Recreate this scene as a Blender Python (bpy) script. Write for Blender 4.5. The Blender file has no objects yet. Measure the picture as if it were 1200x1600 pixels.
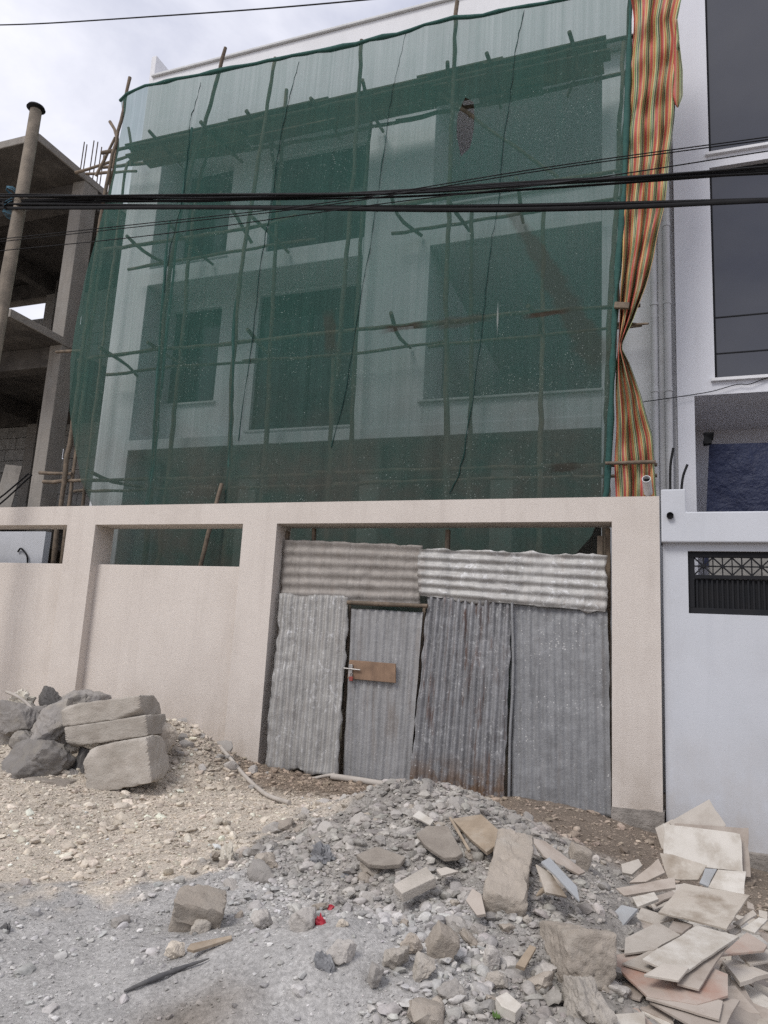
import bpy, bmesh, math, random
import numpy as np
from mathutils import Vector, Matrix, Euler
random.seed(7); RNG = np.random.default_rng(11)
R = math.radians
scn = bpy.context.scene
col = scn.collection

# ------------------------------------------------------------------ camera
FPX, YAW, PITCH, ROLL = 1150.0, R(20.6), R(10.15), R(3.13)      # photo 1200 x 1600
EYE = Vector((0, 0, 1.25))
fw = Vector((-math.sin(YAW)*math.cos(PITCH), math.cos(YAW)*math.cos(PITCH), math.sin(PITCH)))
rt = Vector((math.cos(YAW), math.sin(YAW), 0)); up = rt.cross(fw)
r_ = rt*math.cos(ROLL)+up*math.sin(ROLL); u_ = -rt*math.sin(ROLL)+up*math.cos(ROLL)
cd = bpy.data.cameras.new('camera'); cam = bpy.data.objects.new('camera', cd); col.objects.link(cam)
m = Matrix((r_, u_, -fw)).transposed().to_4x4(); m.translation = EYE; cam.matrix_world = m
cd.sensor_fit = 'VERTICAL'; cd.sensor_height = 24.0; cd.lens = 24.0*FPX/1600.0
cd.clip_start = .05; cd.clip_end = 2000
scn.camera = cam

# ------------------------------------------------------------------ world, sun, exposure
SUN_EL, SUN_AZ = R(50), R(204)          # azimuth measured from +Y, clockwise
w = bpy.data.worlds.new('World'); scn.world = w; w.use_nodes = True
nt = w.node_tree; nt.nodes.clear()
def N(t, tree=None, **k):
    n = (tree or nt).nodes.new(t)
    for a, v in k.items(): setattr(n, a, v)
    return n
sky = N('ShaderNodeTexSky'); sky.sky_type = 'NISHITA'; sky.sun_disc = False
sky.sun_elevation = SUN_EL; sky.sun_rotation = SUN_AZ; sky.air_density = 1.0; sky.dust_density = 1.5
tc = N('ShaderNodeTexCoord')
mp = N('ShaderNodeMapping'); mp.inputs['Scale'].default_value = (1, 1, 1.9); mp.inputs['Location'].default_value = (.3, 1.4, .2)
n1 = N('ShaderNodeTexNoise'); n1.inputs['Scale'].default_value = 2.6; n1.inputs['Detail'].default_value = 8; n1.inputs['Roughness'].default_value = .58; n1.inputs['Distortion'].default_value = .25
cr = N('ShaderNodeValToRGB'); e = cr.color_ramp.elements
e[0].position = .32; e[0].color = (.45, .47, .57, 1); e[1].position = .66; e[1].color = (.80, .80, .86, 1)
n2 = N('ShaderNodeTexNoise'); n2.inputs['Scale'].default_value = 1.7; n2.inputs['Detail'].default_value = 6
cr2 = N('ShaderNodeValToRGB'); e2 = cr2.color_ramp.elements
e2[0].position = .30; e2[0].color = (.55, .55, .55, 1); e2[1].position = .46; e2[1].color = (.97, .97, .97, 1)
sc1 = N('ShaderNodeMixRGB'); sc1.blend_type = 'MULTIPLY'; sc1.inputs[0].default_value = 1; sc1.inputs[2].default_value = (.10, .10, .10, 1)
mx = N('ShaderNodeMixRGB'); bg = N('ShaderNodeBackground'); bg.inputs[1].default_value = 1.0; ow = N('ShaderNodeOutputWorld')
L = nt.links.new
L(tc.outputs['Generated'], mp.inputs[0]); L(mp.outputs[0], n1.inputs[0]); L(mp.outputs[0], n2.inputs[0])
L(n1.outputs[0], cr.inputs[0]); L(n2.outputs[0], cr2.inputs[0]); L(sky.outputs[0], sc1.inputs[1])
L(cr2.outputs[0], mx.inputs[0]); L(sc1.outputs[0], mx.inputs[1]); L(cr.outputs[0], mx.inputs[2])
L(mx.outputs[0], bg.inputs[0]); L(bg.outputs[0], ow.inputs[0])
sd = bpy.data.lights.new('sun', 'SUN'); sd.energy = 1.5; sd.angle = R(22); sd.color = (1, .965, .92)
so = bpy.data.objects.new('sun', sd); col.objects.link(so)
sdir = Vector((math.sin(SUN_AZ)*math.cos(SUN_EL), math.cos(SUN_AZ)*math.cos(SUN_EL), math.sin(SUN_EL)))
so.rotation_euler = sdir.to_track_quat('Z', 'Y').to_euler(); so.location = sdir*60
scn.view_settings.view_transform = 'Standard'; scn.view_settings.look = 'None'
scn.view_settings.exposure = 0.45; scn.view_settings.gamma = 1
scn.render.engine = 'CYCLES'
scn.cycles.max_bounces = 8; scn.cycles.transparent_max_bounces = 16; scn.cycles.use_denoising = False
scn.cycles.caustics_reflective = False; scn.cycles.caustics_refractive = False

# ------------------------------------------------------------------ coordinates
def ray(px, py):
    return (r_*(px-600)+u_*(800-py)+fw*FPX)
def at(px, py, Y):
    v = ray(px, py); return EYE+v*(Y/v.y)
def atX(px, py, X):
    v = ray(px, py); return EYE+v*(X/v.x)
def dist(p): return (Vector(p)-EYE).dot(fw)

# ------------------------------------------------------------------ noise
def _h(ix, iy, s):
    with np.errstate(over='ignore'):
        n = (ix.astype(np.int64)*374761393+iy.astype(np.int64)*668265263+s*974711) & 0xffffffff
        n = ((n ^ (n >> 13))*1274126177) & 0xffffffff
    return ((n ^ (n >> 16)) & 0xffff)/65535.0
def vn(x, y, s=0):
    x = np.asarray(x, float); y = np.asarray(y, float)
    ix = np.floor(x); iy = np.floor(y); fx = x-ix; fy = y-iy
    fx = fx*fx*(3-2*fx); fy = fy*fy*(3-2*fy)
    a = _h(ix, iy, s); b = _h(ix+1, iy, s); c = _h(ix, iy+1, s); d = _h(ix+1, iy+1, s)
    return (a*(1-fx)+b*fx)*(1-fy)+(c*(1-fx)+d*fx)*fy
def fbm(x, y, sc, o=4, s=0):
    t = 0; a = .5; f = sc
    for i in range(o): t = t+a*(vn(np.asarray(x)*f+17.3*i, np.asarray(y)*f-9.1*i, s+i)-.5); a *= .5; f *= 2.03
    return t
def ss(a, b, x):
    t = np.clip((np.asarray(x, float)-a)/(b-a), 0, 1); return t*t*(3-2*t)
def gs(x, y, cx, cy, sx, sy, rot=0):
    dx = x-cx; dy = y-cy; c, s = math.cos(rot), math.sin(rot)
    return np.exp(-(((dx*c+dy*s)/sx)**2+((-dx*s+dy*c)/sy)**2))

HEAPS = [(-1.75, 5.95, 1.0, .62, .1, .415), (-1.2, 5.05, .85, .75, 0, .33), (-2.15, 4.75, .7, .5, .3, .16), (-.55, 4.35, .5, .6, 0, .14),
         (-1.45, 3.5, .62, .42, .2, .25), (-.2, 4.6, .7, .9, 0, .08), (-5.2, 7.35, .75, .5, 0, .42), (-6.3, 6.9, .8, .7, 0, .22), (-.35, 3.2, .6, .4, 0, .08)]
def Hs(x, y):                                    # smooth ground level
    x = np.asarray(x, float); y = np.asarray(y, float)
    z = -.24-.10*ss(8, 3.2, y)*1.0-.30*ss(-1.2, 1.1, x)*ss(1.5, 7.5, y)-.10*ss(-.5, 1.5, x)
    z = z+.10*ss(-3.5, -7, x)*ss(4, 7, y)
    near = ss(8.1, 7.7, y)
    for cx, cy, sx, sy, ro, a in HEAPS: z = z+a*gs(x, y, cx, cy, sx, sy, ro)*near
    return z
def H(x, y):
    rough = .62+1.3*np.minimum(1, gs(x, y, -1.5, 5.2, 1.2, 1.3)+.6*gs(x, y, -5.2, 7.2, 1.1, .6)+.5*gs(x, y, -.2, 4, .8, .8))
    vis = ss(14, 9, np.abs(np.asarray(x)+2))*ss(-1, 1, y)*ss(12, 9, y)
    return Hs(x, y)+vis*(.10*fbm(x, y, .9, 3, 3)+rough*(.075*fbm(x, y, 3.6, 5, 9)+.035*fbm(x, y, 15, 3, 21)))
def hz(x, y): return float(H(np.array([x]), np.array([y]))[0])
def gnd(px, py, dz=0.0):                         # where the view ray meets the ground
    v = ray(px, py).normalized()
    t = np.arange(2.0, 14, .01); X = v.x*t; Y = v.y*t; Z = EYE.z+v.z*t
    d = Z-H(X, Y)-dz; i = int(np.argmax(d < 0)) if (d < 0).any() else len(t)-1
    return Vector((X[i], Y[i], Z[i]))
def onz(px, py, z):
    v = ray(px, py); return EYE+v*((z-EYE.z)/v.z)

# ------------------------------------------------------------------ materials
def newmat(name):
    mt = bpy.data.materials.new(name); mt.use_nodes = True; t = mt.node_tree
    return mt, t, t.nodes['Principled BSDF'], t.links.new
def noise(t, vec, scale, detail=5, rough=.55, dist=0):
    n = t.nodes.new('ShaderNodeTexNoise'); n.inputs['Scale'].default_value = scale; n.inputs['Detail'].default_value = detail
    n.inputs['Roughness'].default_value = rough; n.inputs['Distortion'].default_value = dist
    if vec: t.links.new(vec, n.inputs['Vector'])
    return n.outputs['Fac']
def ramp(t, fac, stops):
    r = t.nodes.new('ShaderNodeValToRGB'); el = r.color_ramp.elements
    while len(el) < len(stops): el.new(.5)
    for i, (p, c) in enumerate(stops):
        el[i].position = p; el[i].color = (*c, 1) if isinstance(c, (tuple, list)) else (c, c, c, 1)
    t.links.new(fac, r.inputs[0]); return r.outputs[0]
def mixc(t, fac, a, b, mode='MIX'):
    n = t.nodes.new('ShaderNodeMixRGB'); n.blend_type = mode
    for i, v in ((0, fac), (1, a), (2, b)):
        if hasattr(v, 'is_output'): t.links.new(v, n.inputs[i])
        elif isinstance(v, (tuple, list)): n.inputs[i].default_value = (*v, 1)
        else: n.inputs[i].default_value = v if i == 0 else (v, v, v, 1)
    return n.outputs[0]
def coords(t, kind='Object', scale=(1, 1, 1)):
    c = t.nodes.new('ShaderNodeTexCoord'); mp_ = t.nodes.new('ShaderNodeMapping'); mp_.inputs['Scale'].default_value = scale
    t.links.new(c.outputs[kind], mp_.inputs[0]); return mp_.outputs[0]
def worldpos(t, scale=(1, 1, 1)):
    c = t.nodes.new('ShaderNodeNewGeometry'); mp_ = t.nodes.new('ShaderNodeMapping'); mp_.inputs['Scale'].default_value = scale
    t.links.new(c.outputs['Position'], mp_.inputs[0]); return mp_.outputs[0]
def bump(t, bsdf, h, strength=.4, d=.01):
    b = t.nodes.new('ShaderNodeBump'); b.inputs['Strength'].default_value = strength; b.inputs['Distance'].default_value = d
    t.links.new(h, b.inputs['Height']); t.links.new(b.outputs[0], bsdf.inputs['Normal'])
def objrand(t):
    return t.nodes.new('ShaderNodeObjectInfo').outputs['Random']

def plain(name, c1, c2=None, rough=.85, sc=4, bsc=60, bst=.3, bd=.006, spec=.25, metal=0, streak=None, dirt=None, vary=0.0, world=True, splash=None):
    mt, t, b, l = newmat(name); v = worldpos(t) if world else coords(t)
    c2 = c2 or tuple(x*.82 for x in c1)
    colr = mixc(t, ramp(t, noise(t, v, sc, 6, .6), [(.35, 0.), (.65, 1.)]), c1, c2)
    if streak:                                   # vertical weather streaks of a given colour and amount
        vs = worldpos(t, (5, 5, .35)); colr = mixc(t, ramp(t, noise(t, vs, 1.6, 6, .6), [(.5, 0.), (.78, streak[1])]), colr, streak[0])
    if dirt:
        colr = mixc(t, ramp(t, noise(t, v, dirt[1], 8, .65), [(.48, 0.), (.72, dirt[2])]), colr, dirt[0])
    if splash:                                   # mud splashed on the foot of the wall
        gg = t.nodes.new('ShaderNodeNewGeometry'); sx = t.nodes.new('ShaderNodeSeparateXYZ'); l(gg.outputs['Position'], sx.inputs[0])
        q1 = t.nodes.new('ShaderNodeMapRange'); q1.inputs['From Min'].default_value = splash[1]; q1.inputs['From Max'].default_value = splash[1]-.9; l(sx.outputs[2], q1.inputs['Value'])
        q2 = t.nodes.new('ShaderNodeMath'); q2.operation = 'MULTIPLY'; l(q1.outputs[0], q2.inputs[0]); l(ramp(t, noise(t, worldpos(t, (1, 1, .55)), 2.6, 8, .68), [(.36, 0.), (.66, splash[2])]), q2.inputs[1])
        colr = mixc(t, q2.outputs[0], colr, splash[0])
        colr = mixc(t, ramp(t, noise(t, worldpos(t, (30, 30, 30)), 1.7, 2, .5), [(.70, 0.), (.74, .35)]), colr, tuple(x*.8 for x in splash[0]))
    if vary:
        colr = mixc(t, 1.0, colr, ramp(t, objrand(t), [(0, 1-vary), (1, 1+vary)]), 'MULTIPLY')
    l(colr, b.inputs['Base Color']); b.inputs['Roughness'].default_value = rough; b.inputs['Metallic'].default_value = metal
    b.inputs['Specular IOR Level'].default_value = spec
    bump(t, b, noise(t, v, bsc, 5, .65), bst, bd)
    return mt

M = {}
M['beige'] = plain('beige_render', (.65, .592, .538), (.62, .562, .51), .9, 1.3, 120, .8, .010, streak=((.49, .435, .39), .45), dirt=((.50, .445, .395), 1.1, .45), splash=((.40, .345, .29), .75, .75))
M['rough_base'] = plain('rough_concrete_base', (.22, .20, .18), (.33, .30, .27), .95, 6, 30, .9, .02)
M['white'] = plain('white_paint', (.74, .74, .755), (.69, .69, .71), .75, .8, 90, .25, .004, streak=((.60, .60, .61), .30), dirt=((.52, .52, .52), .9, .25))
M['white2'] = plain('white_paint_house', (.69, .695, .735), (.64, .645, .69), .7, .6, 90, .2, .004, streak=((.57, .57, .60), .35), dirt=((.50, .50, .51), .8, .25))
M['fence_white'] = plain('bluish_white_paint', (.555, .57, .605), (.515, .53, .562), .75, .9, 90, .3, .004, streak=((.47, .485, .52), .4), dirt=((.45, .455, .47), 1.4, .45), splash=((.42, .39, .36), .7, .7))
M['trim'] = plain('sill_trim', (.62, .62, .62), (.54, .54, .54), .7, 3, 60, .2, .003)
M['concrete'] = plain('bare_concrete', (.30, .275, .245), (.20, .185, .165), .95, 2.2, 28, .7, .015, streak=((.13, .12, .11), .6), dirt=((.42, .40, .37), 2.2, .5))
M['conc_dark'] = plain('stained_shaded_concrete', (.105, .094, .084), (.062, .056, .051), .95, 1.6, 20, .8, .02, dirt=((.22, .20, .18), 2, .5))  # formwork stain plus the shade of the interior put into the colour
M['block'] = plain('hollow_block', (.36, .345, .32), (.27, .26, .24), .95, 8, 70, .6, .008, vary=.15)
M['pole_wood'] = plain('eucalyptus_pole', (.20, .155, .115), (.11, .09, .07), .9, 12, 60, .7, .006, streak=((.30, .24, .18), .5), vary=.25)
M['plank'] = plain('scaffold_plank', (.22, .17, .12), (.13, .10, .08), .9, 7, 50, .6, .006, vary=.2)
M['util'] = plain('weathered_pole_wood', (.30, .255, .205), (.19, .165, .135), .92, 5, 40, .8, .01, streak=((.11, .095, .08), .75))
M['black'] = plain('black_plastic', (.010, .010, .011), (.015, .015, .016), .7, 8, 60, .2, .002, spec=.15)
M['iron'] = plain('black_painted_iron', (.016, .017, .02), (.02, .02, .022), .7, 6, 60, .2, .002, spec=.15)
M['rebar'] = plain('rusty_rebar', (.10, .07, .05), (.05, .04, .035), .9, 30, 90, .5, .003)
M['pvc'] = plain('grey_white_pvc', (.58, .58, .59), (.50, .50, .51), .5, 3, 60, .1, .002, spec=.4, streak=((.38, .37, .36), .45))
M['twine'] = plain('blue_twine', (.10, .22, .30), (.06, .14, .2), .8, 30, 90, .3, .002)
M['bluetarp'] = plain('navy_tarpaulin', (.014, .019, .050), (.020, .027, .064), .5, 5, 7, .8, .06, spec=.3)
M['hose'] = plain('dusty_hose', (.46, .42, .375), (.37, .335, .295), .8, 6, 60, .3, .003)
M['plywood'] = plain('brown_wood_plate', (.28, .185, .125), (.19, .125, .085), .8, 7, 60, .4, .004, streak=((.12, .08, .06), .5))
M['steel'] = plain('dull_steel', (.42, .40, .38), (.28, .26, .24), .45, 20, 80, .2, .002, metal=.8)
M['redlock'] = plain('red_lock', (.32, .07, .06), (.22, .06, .05), .5, 20, 80, .2, .002)
M['cabinet'] = plain('dark_interior', (.10, .10, .10), (.06, .06, .06), .9)
M['cloth'] = plain('dirty_white_sheeting', (.62, .58, .50), (.46, .42, .35), .8, 6, 20, .5, .02)
M['greybag'] = plain('dusty_grey_plastic', (.26, .26, .265), (.14, .14, .145), .55, 7, 16, .6, .02, spec=.4)
M['red'] = plain('red_plastic', (.42, .02, .035), (.30, .015, .03), .5, 10, 40, .3, .004, spec=.4)
M['rubber'] = plain('dark_stick', (.07, .07, .075), (.13, .125, .12), .8, 10, 60, .4, .004)
M['leaf'] = plain('weed_leaf', (.10, .17, .04), (.06, .11, .03), .7, 10)
M['basalt'] = plain('grey_basalt', (.275, .255, .235), (.185, .172, .16), .92, 5, 55, .8, .010, dirt=((.40, .36, .30), 5, .7), vary=.22)
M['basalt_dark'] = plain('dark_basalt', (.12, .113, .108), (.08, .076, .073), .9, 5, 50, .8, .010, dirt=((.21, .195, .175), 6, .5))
M['old_conc'] = plain('broken_concrete', (.45, .41, .36), (.35, .318, .275), .95, 4, 60, .9, .010, dirt=((.29, .25, .21), 5, .6), vary=.1)
M['brown_conc'] = plain('brown_broken_concrete', (.40, .35, .295), (.30, .26, .215), .95, 6, 60, .9, .010, dirt=((.50, .46, .405), 6, .6), vary=.15)
M['rubble'] = plain('grey_rubble', (.40, .372, .34), (.31, .287, .262), .95, 9, 70, .9, .008, dirt=((.52, .49, .45), 9, .6), vary=.22)
M['cream_stone'] = plain('cream_stone', (.56, .50, .42), (.46, .405, .335), .95, 9, 70, .8, .008, dirt=((.62, .57, .50), 8, .6), vary=.15)
M['dusty_slab'] = plain('dust_covered_slab', (.30, .265, .225), (.23, .20, .17), .95, 6, 50, .9, .012, dirt=((.40, .36, .31), 5, .6))
M['tile_white'] = plain('white_porcelain_tile', (.60, .565, .51), (.52, .485, .43), .55, 5, 80, .12, .002, spec=.4, dirt=((.34, .29, .23), 5, .75), vary=.08)
M['tile_beige'] = plain('beige_tile', (.50, .455, .40), (.43, .39, .34), .6, 5, 80, .15, .002, spec=.35, dirt=((.30, .255, .21), 4.5, .75), vary=.12)
M['tile_back'] = plain('pinkish_tile_back', (.41, .36, .312), (.355, .305, .262), .85, 5, 80, .3, .003, dirt=((.27, .22, .18), 5, .75), vary=.12)
M['tile_terra'] = plain('terracotta_stained_tile', (.42, .35, .30), (.36, .295, .25), .75, 5, 80, .2, .003, dirt=((.33, .165, .115), 3.4, .8), vary=.05)
M['tile_mud'] = plain('mud_stained_tile', (.50, .46, .40), (.44, .39, .33), .65, 4, 80, .2, .003, dirt=((.17, .12, .075), 3.2, .95))
M['tile_blue'] = plain('blue_grey_tile', (.375, .385, .39), (.325, .333, .338), .5, 5, 80, .12, .002, spec=.4, dirt=((.26, .24, .22), 6, .5))
M['board'] = plain('weathered_board', (.36, .29, .215), (.26, .205, .15), .9, 8, 60, .5, .005, dirt=((.45, .41, .35), 6, .5))

# glass: dark, mirror-like
mt, t, b, l = newmat('dark_tinted_glass'); b.inputs['Base Color'].default_value = (.016, .018, .030, 1); b.inputs['Roughness'].default_value = .03; b.inputs['Specular IOR Level'].default_value = 1.0
bump(t, b, noise(t, worldpos(t), .8, 2), .05, .02); M['glass'] = mt
mt, t, b, l = newmat('dark_window_glass'); b.inputs['Base Color'].default_value = (.02, .021, .023, 1); b.inputs['Roughness'].default_value = .12; M['glass2'] = mt

# ground and loose stones: each vertex carries the colour of its own stone or soil
def soilmat(name, bs, bsc, bd, amt=.35):
    mt, t, b, l = newmat(name); v = worldpos(t)
    a = t.nodes.new('ShaderNodeAttribute'); a.attribute_name = 'Col'
    c = mixc(t, 1.0, a.outputs['Color'], ramp(t, noise(t, v, 46, 6, .7), [(.3, 1-amt), (.7, 1+amt)]), 'MULTIPLY')
    c = mixc(t, 1.0, c, ramp(t, noise(t, v, 5, 5, .6), [(.3, .86), (.7, 1.12)]), 'MULTIPLY')
    l(c, b.inputs['Base Color']); b.inputs['Roughness'].default_value = .97; b.inputs['Specular IOR Level'].default_value = .15
    bump(t, b, noise(t, v, bsc, 7, .72), bs, bd); return mt
M['soil'] = soilmat('rubble_ground', .9, 34, .022)
M['gravel'] = soilmat('loose_gravel', .6, 90, .006, .22)

# corrugated zinc
def zinc(name, base, dark, rust, rustamt, speck, bright=0.0, lowrust=None, seed=0.0):
    mt, t, b, l = newmat(name); v = worldpos(t); 
    vs = worldpos(t, (6, 6, .5)); v2 = worldpos(t, (1, 1, 1))
    c = mixc(t, ramp(t, noise(t, v, 7+seed, 8, .72), [(.38, 0.), (.64, 1.)]), base, tuple(x*.3+y*.7 for x, y in zip(base, dark)))
    c = mixc(t, ramp(t, noise(t, vs, 1.9+seed*.3, 6, .65), [(.48, 0.), (.7, .55)]), c, tuple(x*.6 for x in dark))
    if rustamt: c = mixc(t, ramp(t, noise(t, worldpos(t, (7, 7, .9)), 1.3+seed*.2, 8, .7), [(.54, 0.), (.68, rustamt)]), c, rust)
    if bright: c = mixc(t, ramp(t, noise(t, v, 8, 8, .75, 1.2), [(.56, 0.), (.62, bright)]), c, (.62, .62, .62))
    if lowrust is not None:
        gg = t.nodes.new('ShaderNodeNewGeometry'); sx = t.nodes.new('ShaderNodeSeparateXYZ'); l(gg.outputs['Position'], sx.inputs[0])
        q1 = t.nodes.new('ShaderNodeMapRange'); q1.inputs['From Min'].default_value = lowrust; q1.inputs['From Max'].default_value = lowrust-.35; l(sx.outputs[2], q1.inputs['Value'])
        q2 = t.nodes.new('ShaderNodeMath'); q2.operation = 'MULTIPLY'; l(q1.outputs[0], q2.inputs[0]); l(ramp(t, noise(t, v, 6, 7, .7), [(.4, 0.), (.55, 1.)]), q2.inputs[1])
        c = mixc(t, q2.outputs[0], c, (.155, .10, .065))
    vo = t.nodes.new('ShaderNodeTexVoronoi'); vo.inputs['Scale'].default_value = 30; l(v, vo.inputs['Vector'])
    dn = noise(t, v, 5, 4, .6)
    mm = t.nodes.new('ShaderNodeMath'); mm.operation = 'MULTIPLY'; l(mixc(t, 1.0, ramp(t, vo.outputs['Distance'], [(.17, 1.), (.27, 0.)]), ramp(t, vo.outputs['Color'], [(.45, 0.), (.55, 1.)]), 'MULTIPLY'), mm.inputs[0]); l(ramp(t, dn, [(.42, 0.), (.6, speck)]), mm.inputs[1])
    c = mixc(t, mm.outputs[0], c, (.58, .57, .55))
    l(c, b.inputs['Base Color']); b.inputs['Metallic'].default_value = .35; b.inputs['Specular IOR Level'].default_value = .35
    rr = t.nodes.new('ShaderNodeMapRange'); rr.inputs['To Min'].default_value = .5; rr.inputs['To Max'].default_value = .75; l(noise(t, v, 9, 5), rr.inputs['Value']); l(rr.outputs[0], b.inputs['Roughness'])
    bump(t, b, noise(t, v, 16, 8, .75), .6, .014); return mt
RUST = (.10, .045, .026)
M['z_brown'] = zinc('dusty_brown_zinc', (.31, .285, .26), (.24, .218, .198), (.20, .15, .12), .35, .3)
M['z_bright'] = zinc('bright_crumpled_zinc', (.46, .45, .43), (.33, .322, .31), (.22, .16, .12), .3, .5, .8)
M['z_pale'] = zinc('pale_patched_zinc', (.39, .38, .36), (.29, .28, .268), (.2, .15, .12), .25, .6, .55, seed=.4)
M['z_door'] = zinc('smooth_door_zinc', (.335, .332, .330), (.26, .258, .258), (.2, .15, .11), .35, .45, .0, seed=.8)
M['z_rust'] = zinc('rust_streaked_zinc', (.285, .285, .292), (.165, .163, .165), RUST, .9, .8, .35, .15, seed=1.3)
M['z_dark'] = zinc('dark_speckled_zinc', (.285, .288, .293), (.21, .212, .218), (.2, .16, .13), .2, .8, seed=2.0)

# shade net
def netmat():
    mt = bpy.data.materials.new('green_debris_net'); mt.use_nodes = True; t = mt.node_tree; t.nodes.clear(); l = t.links.new
    v = worldpos(t); out = t.nodes.new('ShaderNodeOutputMaterial')
    vs = worldpos(t, (9, 1, .16))
    c = mixc(t, ramp(t, noise(t, v, 1.1, 5, .6), [(.3, 0.), (.7, 1.)]), (.072, .172, .145), (.092, .172, .150))
    geo = t.nodes.new('ShaderNodeNewGeometry'); sx = t.nodes.new('ShaderNodeSeparateXYZ'); l(geo.outputs['Position'], sx.inputs[0])
    # cement dust that settled on the lower net, and dust patches
    mr = t.nodes.new('ShaderNodeMapRange'); mr.inputs['From Min'].default_value = 5.6; mr.inputs['From Max'].default_value = 3.4; mr.inputs['To Max'].default_value = .8; l(sx.outputs[2], mr.inputs['Value'])
    ml = t.nodes.new('ShaderNodeMath'); ml.operation = 'MULTIPLY'; l(mr.outputs[0], ml.inputs[0]); l(ramp(t, noise(t, v, 1.3, 6, .62), [(.3, .1), (.62, 1.)]), ml.inputs[1])
    c = mixc(t, ml.outputs[0], c, (.150, .142, .122))
    def cap(A, B, w0, w1):                       # stain shaped like a stroke from A to B
        A = Vector((A.x, 0, A.z)); B = Vector((B.x, 0, B.z)); d = B-A; Ln = d.length; d.normalize(); nn = Vector((-d.z, 0, d.x))
        def dot(vec, off):
            q = t.nodes.new('ShaderNodeVectorMath'); q.operation = 'DOT_PRODUCT'; q.inputs[1].default_value = vec; l(geo.outputs['Position'], q.inputs[0])
            s_ = t.nodes.new('ShaderNodeMath'); s_.operation = 'SUBTRACT'; s_.inputs[1].default_value = off; l(q.outputs['Value'], s_.inputs[0]); return s_.outputs[0]
        al = dot(d, A.dot(d)); ac = dot(nn, A.dot(nn))
        ab = t.nodes.new('ShaderNodeMath'); ab.operation = 'ABSOLUTE'; l(ac, ab.inputs[0])
        wb = t.nodes.new('ShaderNodeMapRange'); wb.inputs['From Max'].default_value = Ln; wb.inputs['To Min'].default_value = w0; wb.inputs['To Max'].default_value = w1; l(al, wb.inputs['Value'])
        dv = t.nodes.new('ShaderNodeMath'); dv.operation = 'DIVIDE'; l(ab.outputs[0], dv.inputs[0]); l(wb.outputs[0], dv.inputs[1])
        ad_ = t.nodes.new('ShaderNodeMath'); ad_.operation = 'MULTIPLY_ADD'; ad_.inputs[1].default_value = .9; l(noise(t, v, 4, 5, .6), ad_.inputs[0]); l(dv.outputs[0], ad_.inputs[2])
        e1 = ramp(t, ad_.outputs[0], [(.75, 1.), (1., 0.)])
        en = t.nodes.new('ShaderNodeMapRange'); en.inputs['From Min'].default_value = -.05; en.inputs['From Max'].default_value = .12; l(al, en.inputs['Value'])
        e3 = t.nodes.new('ShaderNodeMapRange'); e3.inputs['From Min'].default_value = Ln+.05; e3.inputs['From Max'].default_value = Ln-.15; l(al, e3.inputs['Value'])
        p1 = t.nodes.new('ShaderNodeMath'); p1.operation = 'MULTIPLY'; l(en.outputs[0], p1.inputs[0]); l(e3.outputs[0], p1.inputs[1])
        p2 = t.nodes.new('ShaderNodeMath'); p2.operation = 'MULTIPLY'; l(p1.outputs[0], p2.inputs[0]); l(e1, p2.inputs[1]); return p2.outputs[0]
    for A, B, w0, w1, cc, am in ((at(800, 330, 9.36), at(945, 580, 9.36), .12, .30, (.085, .105, .088), .8), (at(518, 490, 9.36), at(521, 560, 9.36), .12, .14, (.10, .095, .075), .6), (at(600, 520, 9.36), at(668, 512, 9.36), .07, .06, (.07, .062, .050), .9),
                                 (at(680, 512, 9.36), at(770, 500, 9.36), .13, .09, (.09, .092, .075), .6), (at(820, 500, 9.36), at(890, 490, 9.36), .05, .05, (.08, .055, .04), .9), (at(855, 735, 9.36), at(915, 728, 9.36), .10, .06, (.07, .06, .05), .8), (at(780, 480, 9.36), at(779, 525, 9.36), .018, .010, (.50, .54, .52), .8)):
        m_ = cap(A, B, w0*1.6, w1*1.6); q = t.nodes.new('ShaderNodeMath'); q.operation = 'MULTIPLY'; q.inputs[1].default_value = am; l(m_, q.inputs[0]); c = mixc(t, q.outputs[0], c, cc)
        if 'stain' not in locals(): stain = q.outputs[0]
        else: x_ = t.nodes.new('ShaderNodeMath'); x_.operation = 'MAXIMUM'; l(stain, x_.inputs[0]); l(q.outputs[0], x_.inputs[1]); stain = x_.outputs[0]
    # white specks
    def specks(scale, lo, hi, amt, nsc):
        vo = t.nodes.new('ShaderNodeTexVoronoi'); vo.inputs['Scale'].default_value = scale; vo.inputs['Randomness'].default_value = 1; l(worldpos(t, (1, .2, .75)), vo.inputs['Vector'])
        a = ramp(t, vo.outputs['Distance'], [(lo, 1.), (hi, 0.)])
        r2 = ramp(t, noise(t, v, nsc, 3, .6), [(.36, 0.), (.66, amt)])
        mm = t.nodes.new('ShaderNodeMath'); mm.operation = 'MULTIPLY'; l(a, mm.inputs[0]); l(r2, mm.inputs[1])
        # only some cells
        r3 = ramp(t, vo.outputs['Color'], [(.72, 0.), (.76, 1.)])
        m2 = t.nodes.new('ShaderNodeMath'); m2.operation = 'MULTIPLY'; l(mm.outputs[0], m2.inputs[0]); l(r3, m2.inputs[1]); return m2.outputs[0]
    sp = specks(15, .07, .10, 1., .9); sp2 = specks(36, .16, .22, .85, 1.7)
    sm = t.nodes.new('ShaderNodeMath'); sm.operation = 'MAXIMUM'; l(sp, sm.inputs[0]); l(sp2, sm.inputs[1])
    c = mixc(t, sm.outputs[0], c, (.42, .48, .45))
    dif = t.nodes.new('ShaderNodeBsdfDiffuse'); l(c, dif.inputs[0])
    trl = t.nodes.new('ShaderNodeBsdfTranslucent'); l(c, trl.inputs[0])
    ad = t.nodes.new('ShaderNodeMixShader'); ad.inputs[0].default_value = .4; l(dif.outputs[0], ad.inputs[1]); l(trl.outputs[0], ad.inputs[2])
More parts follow.
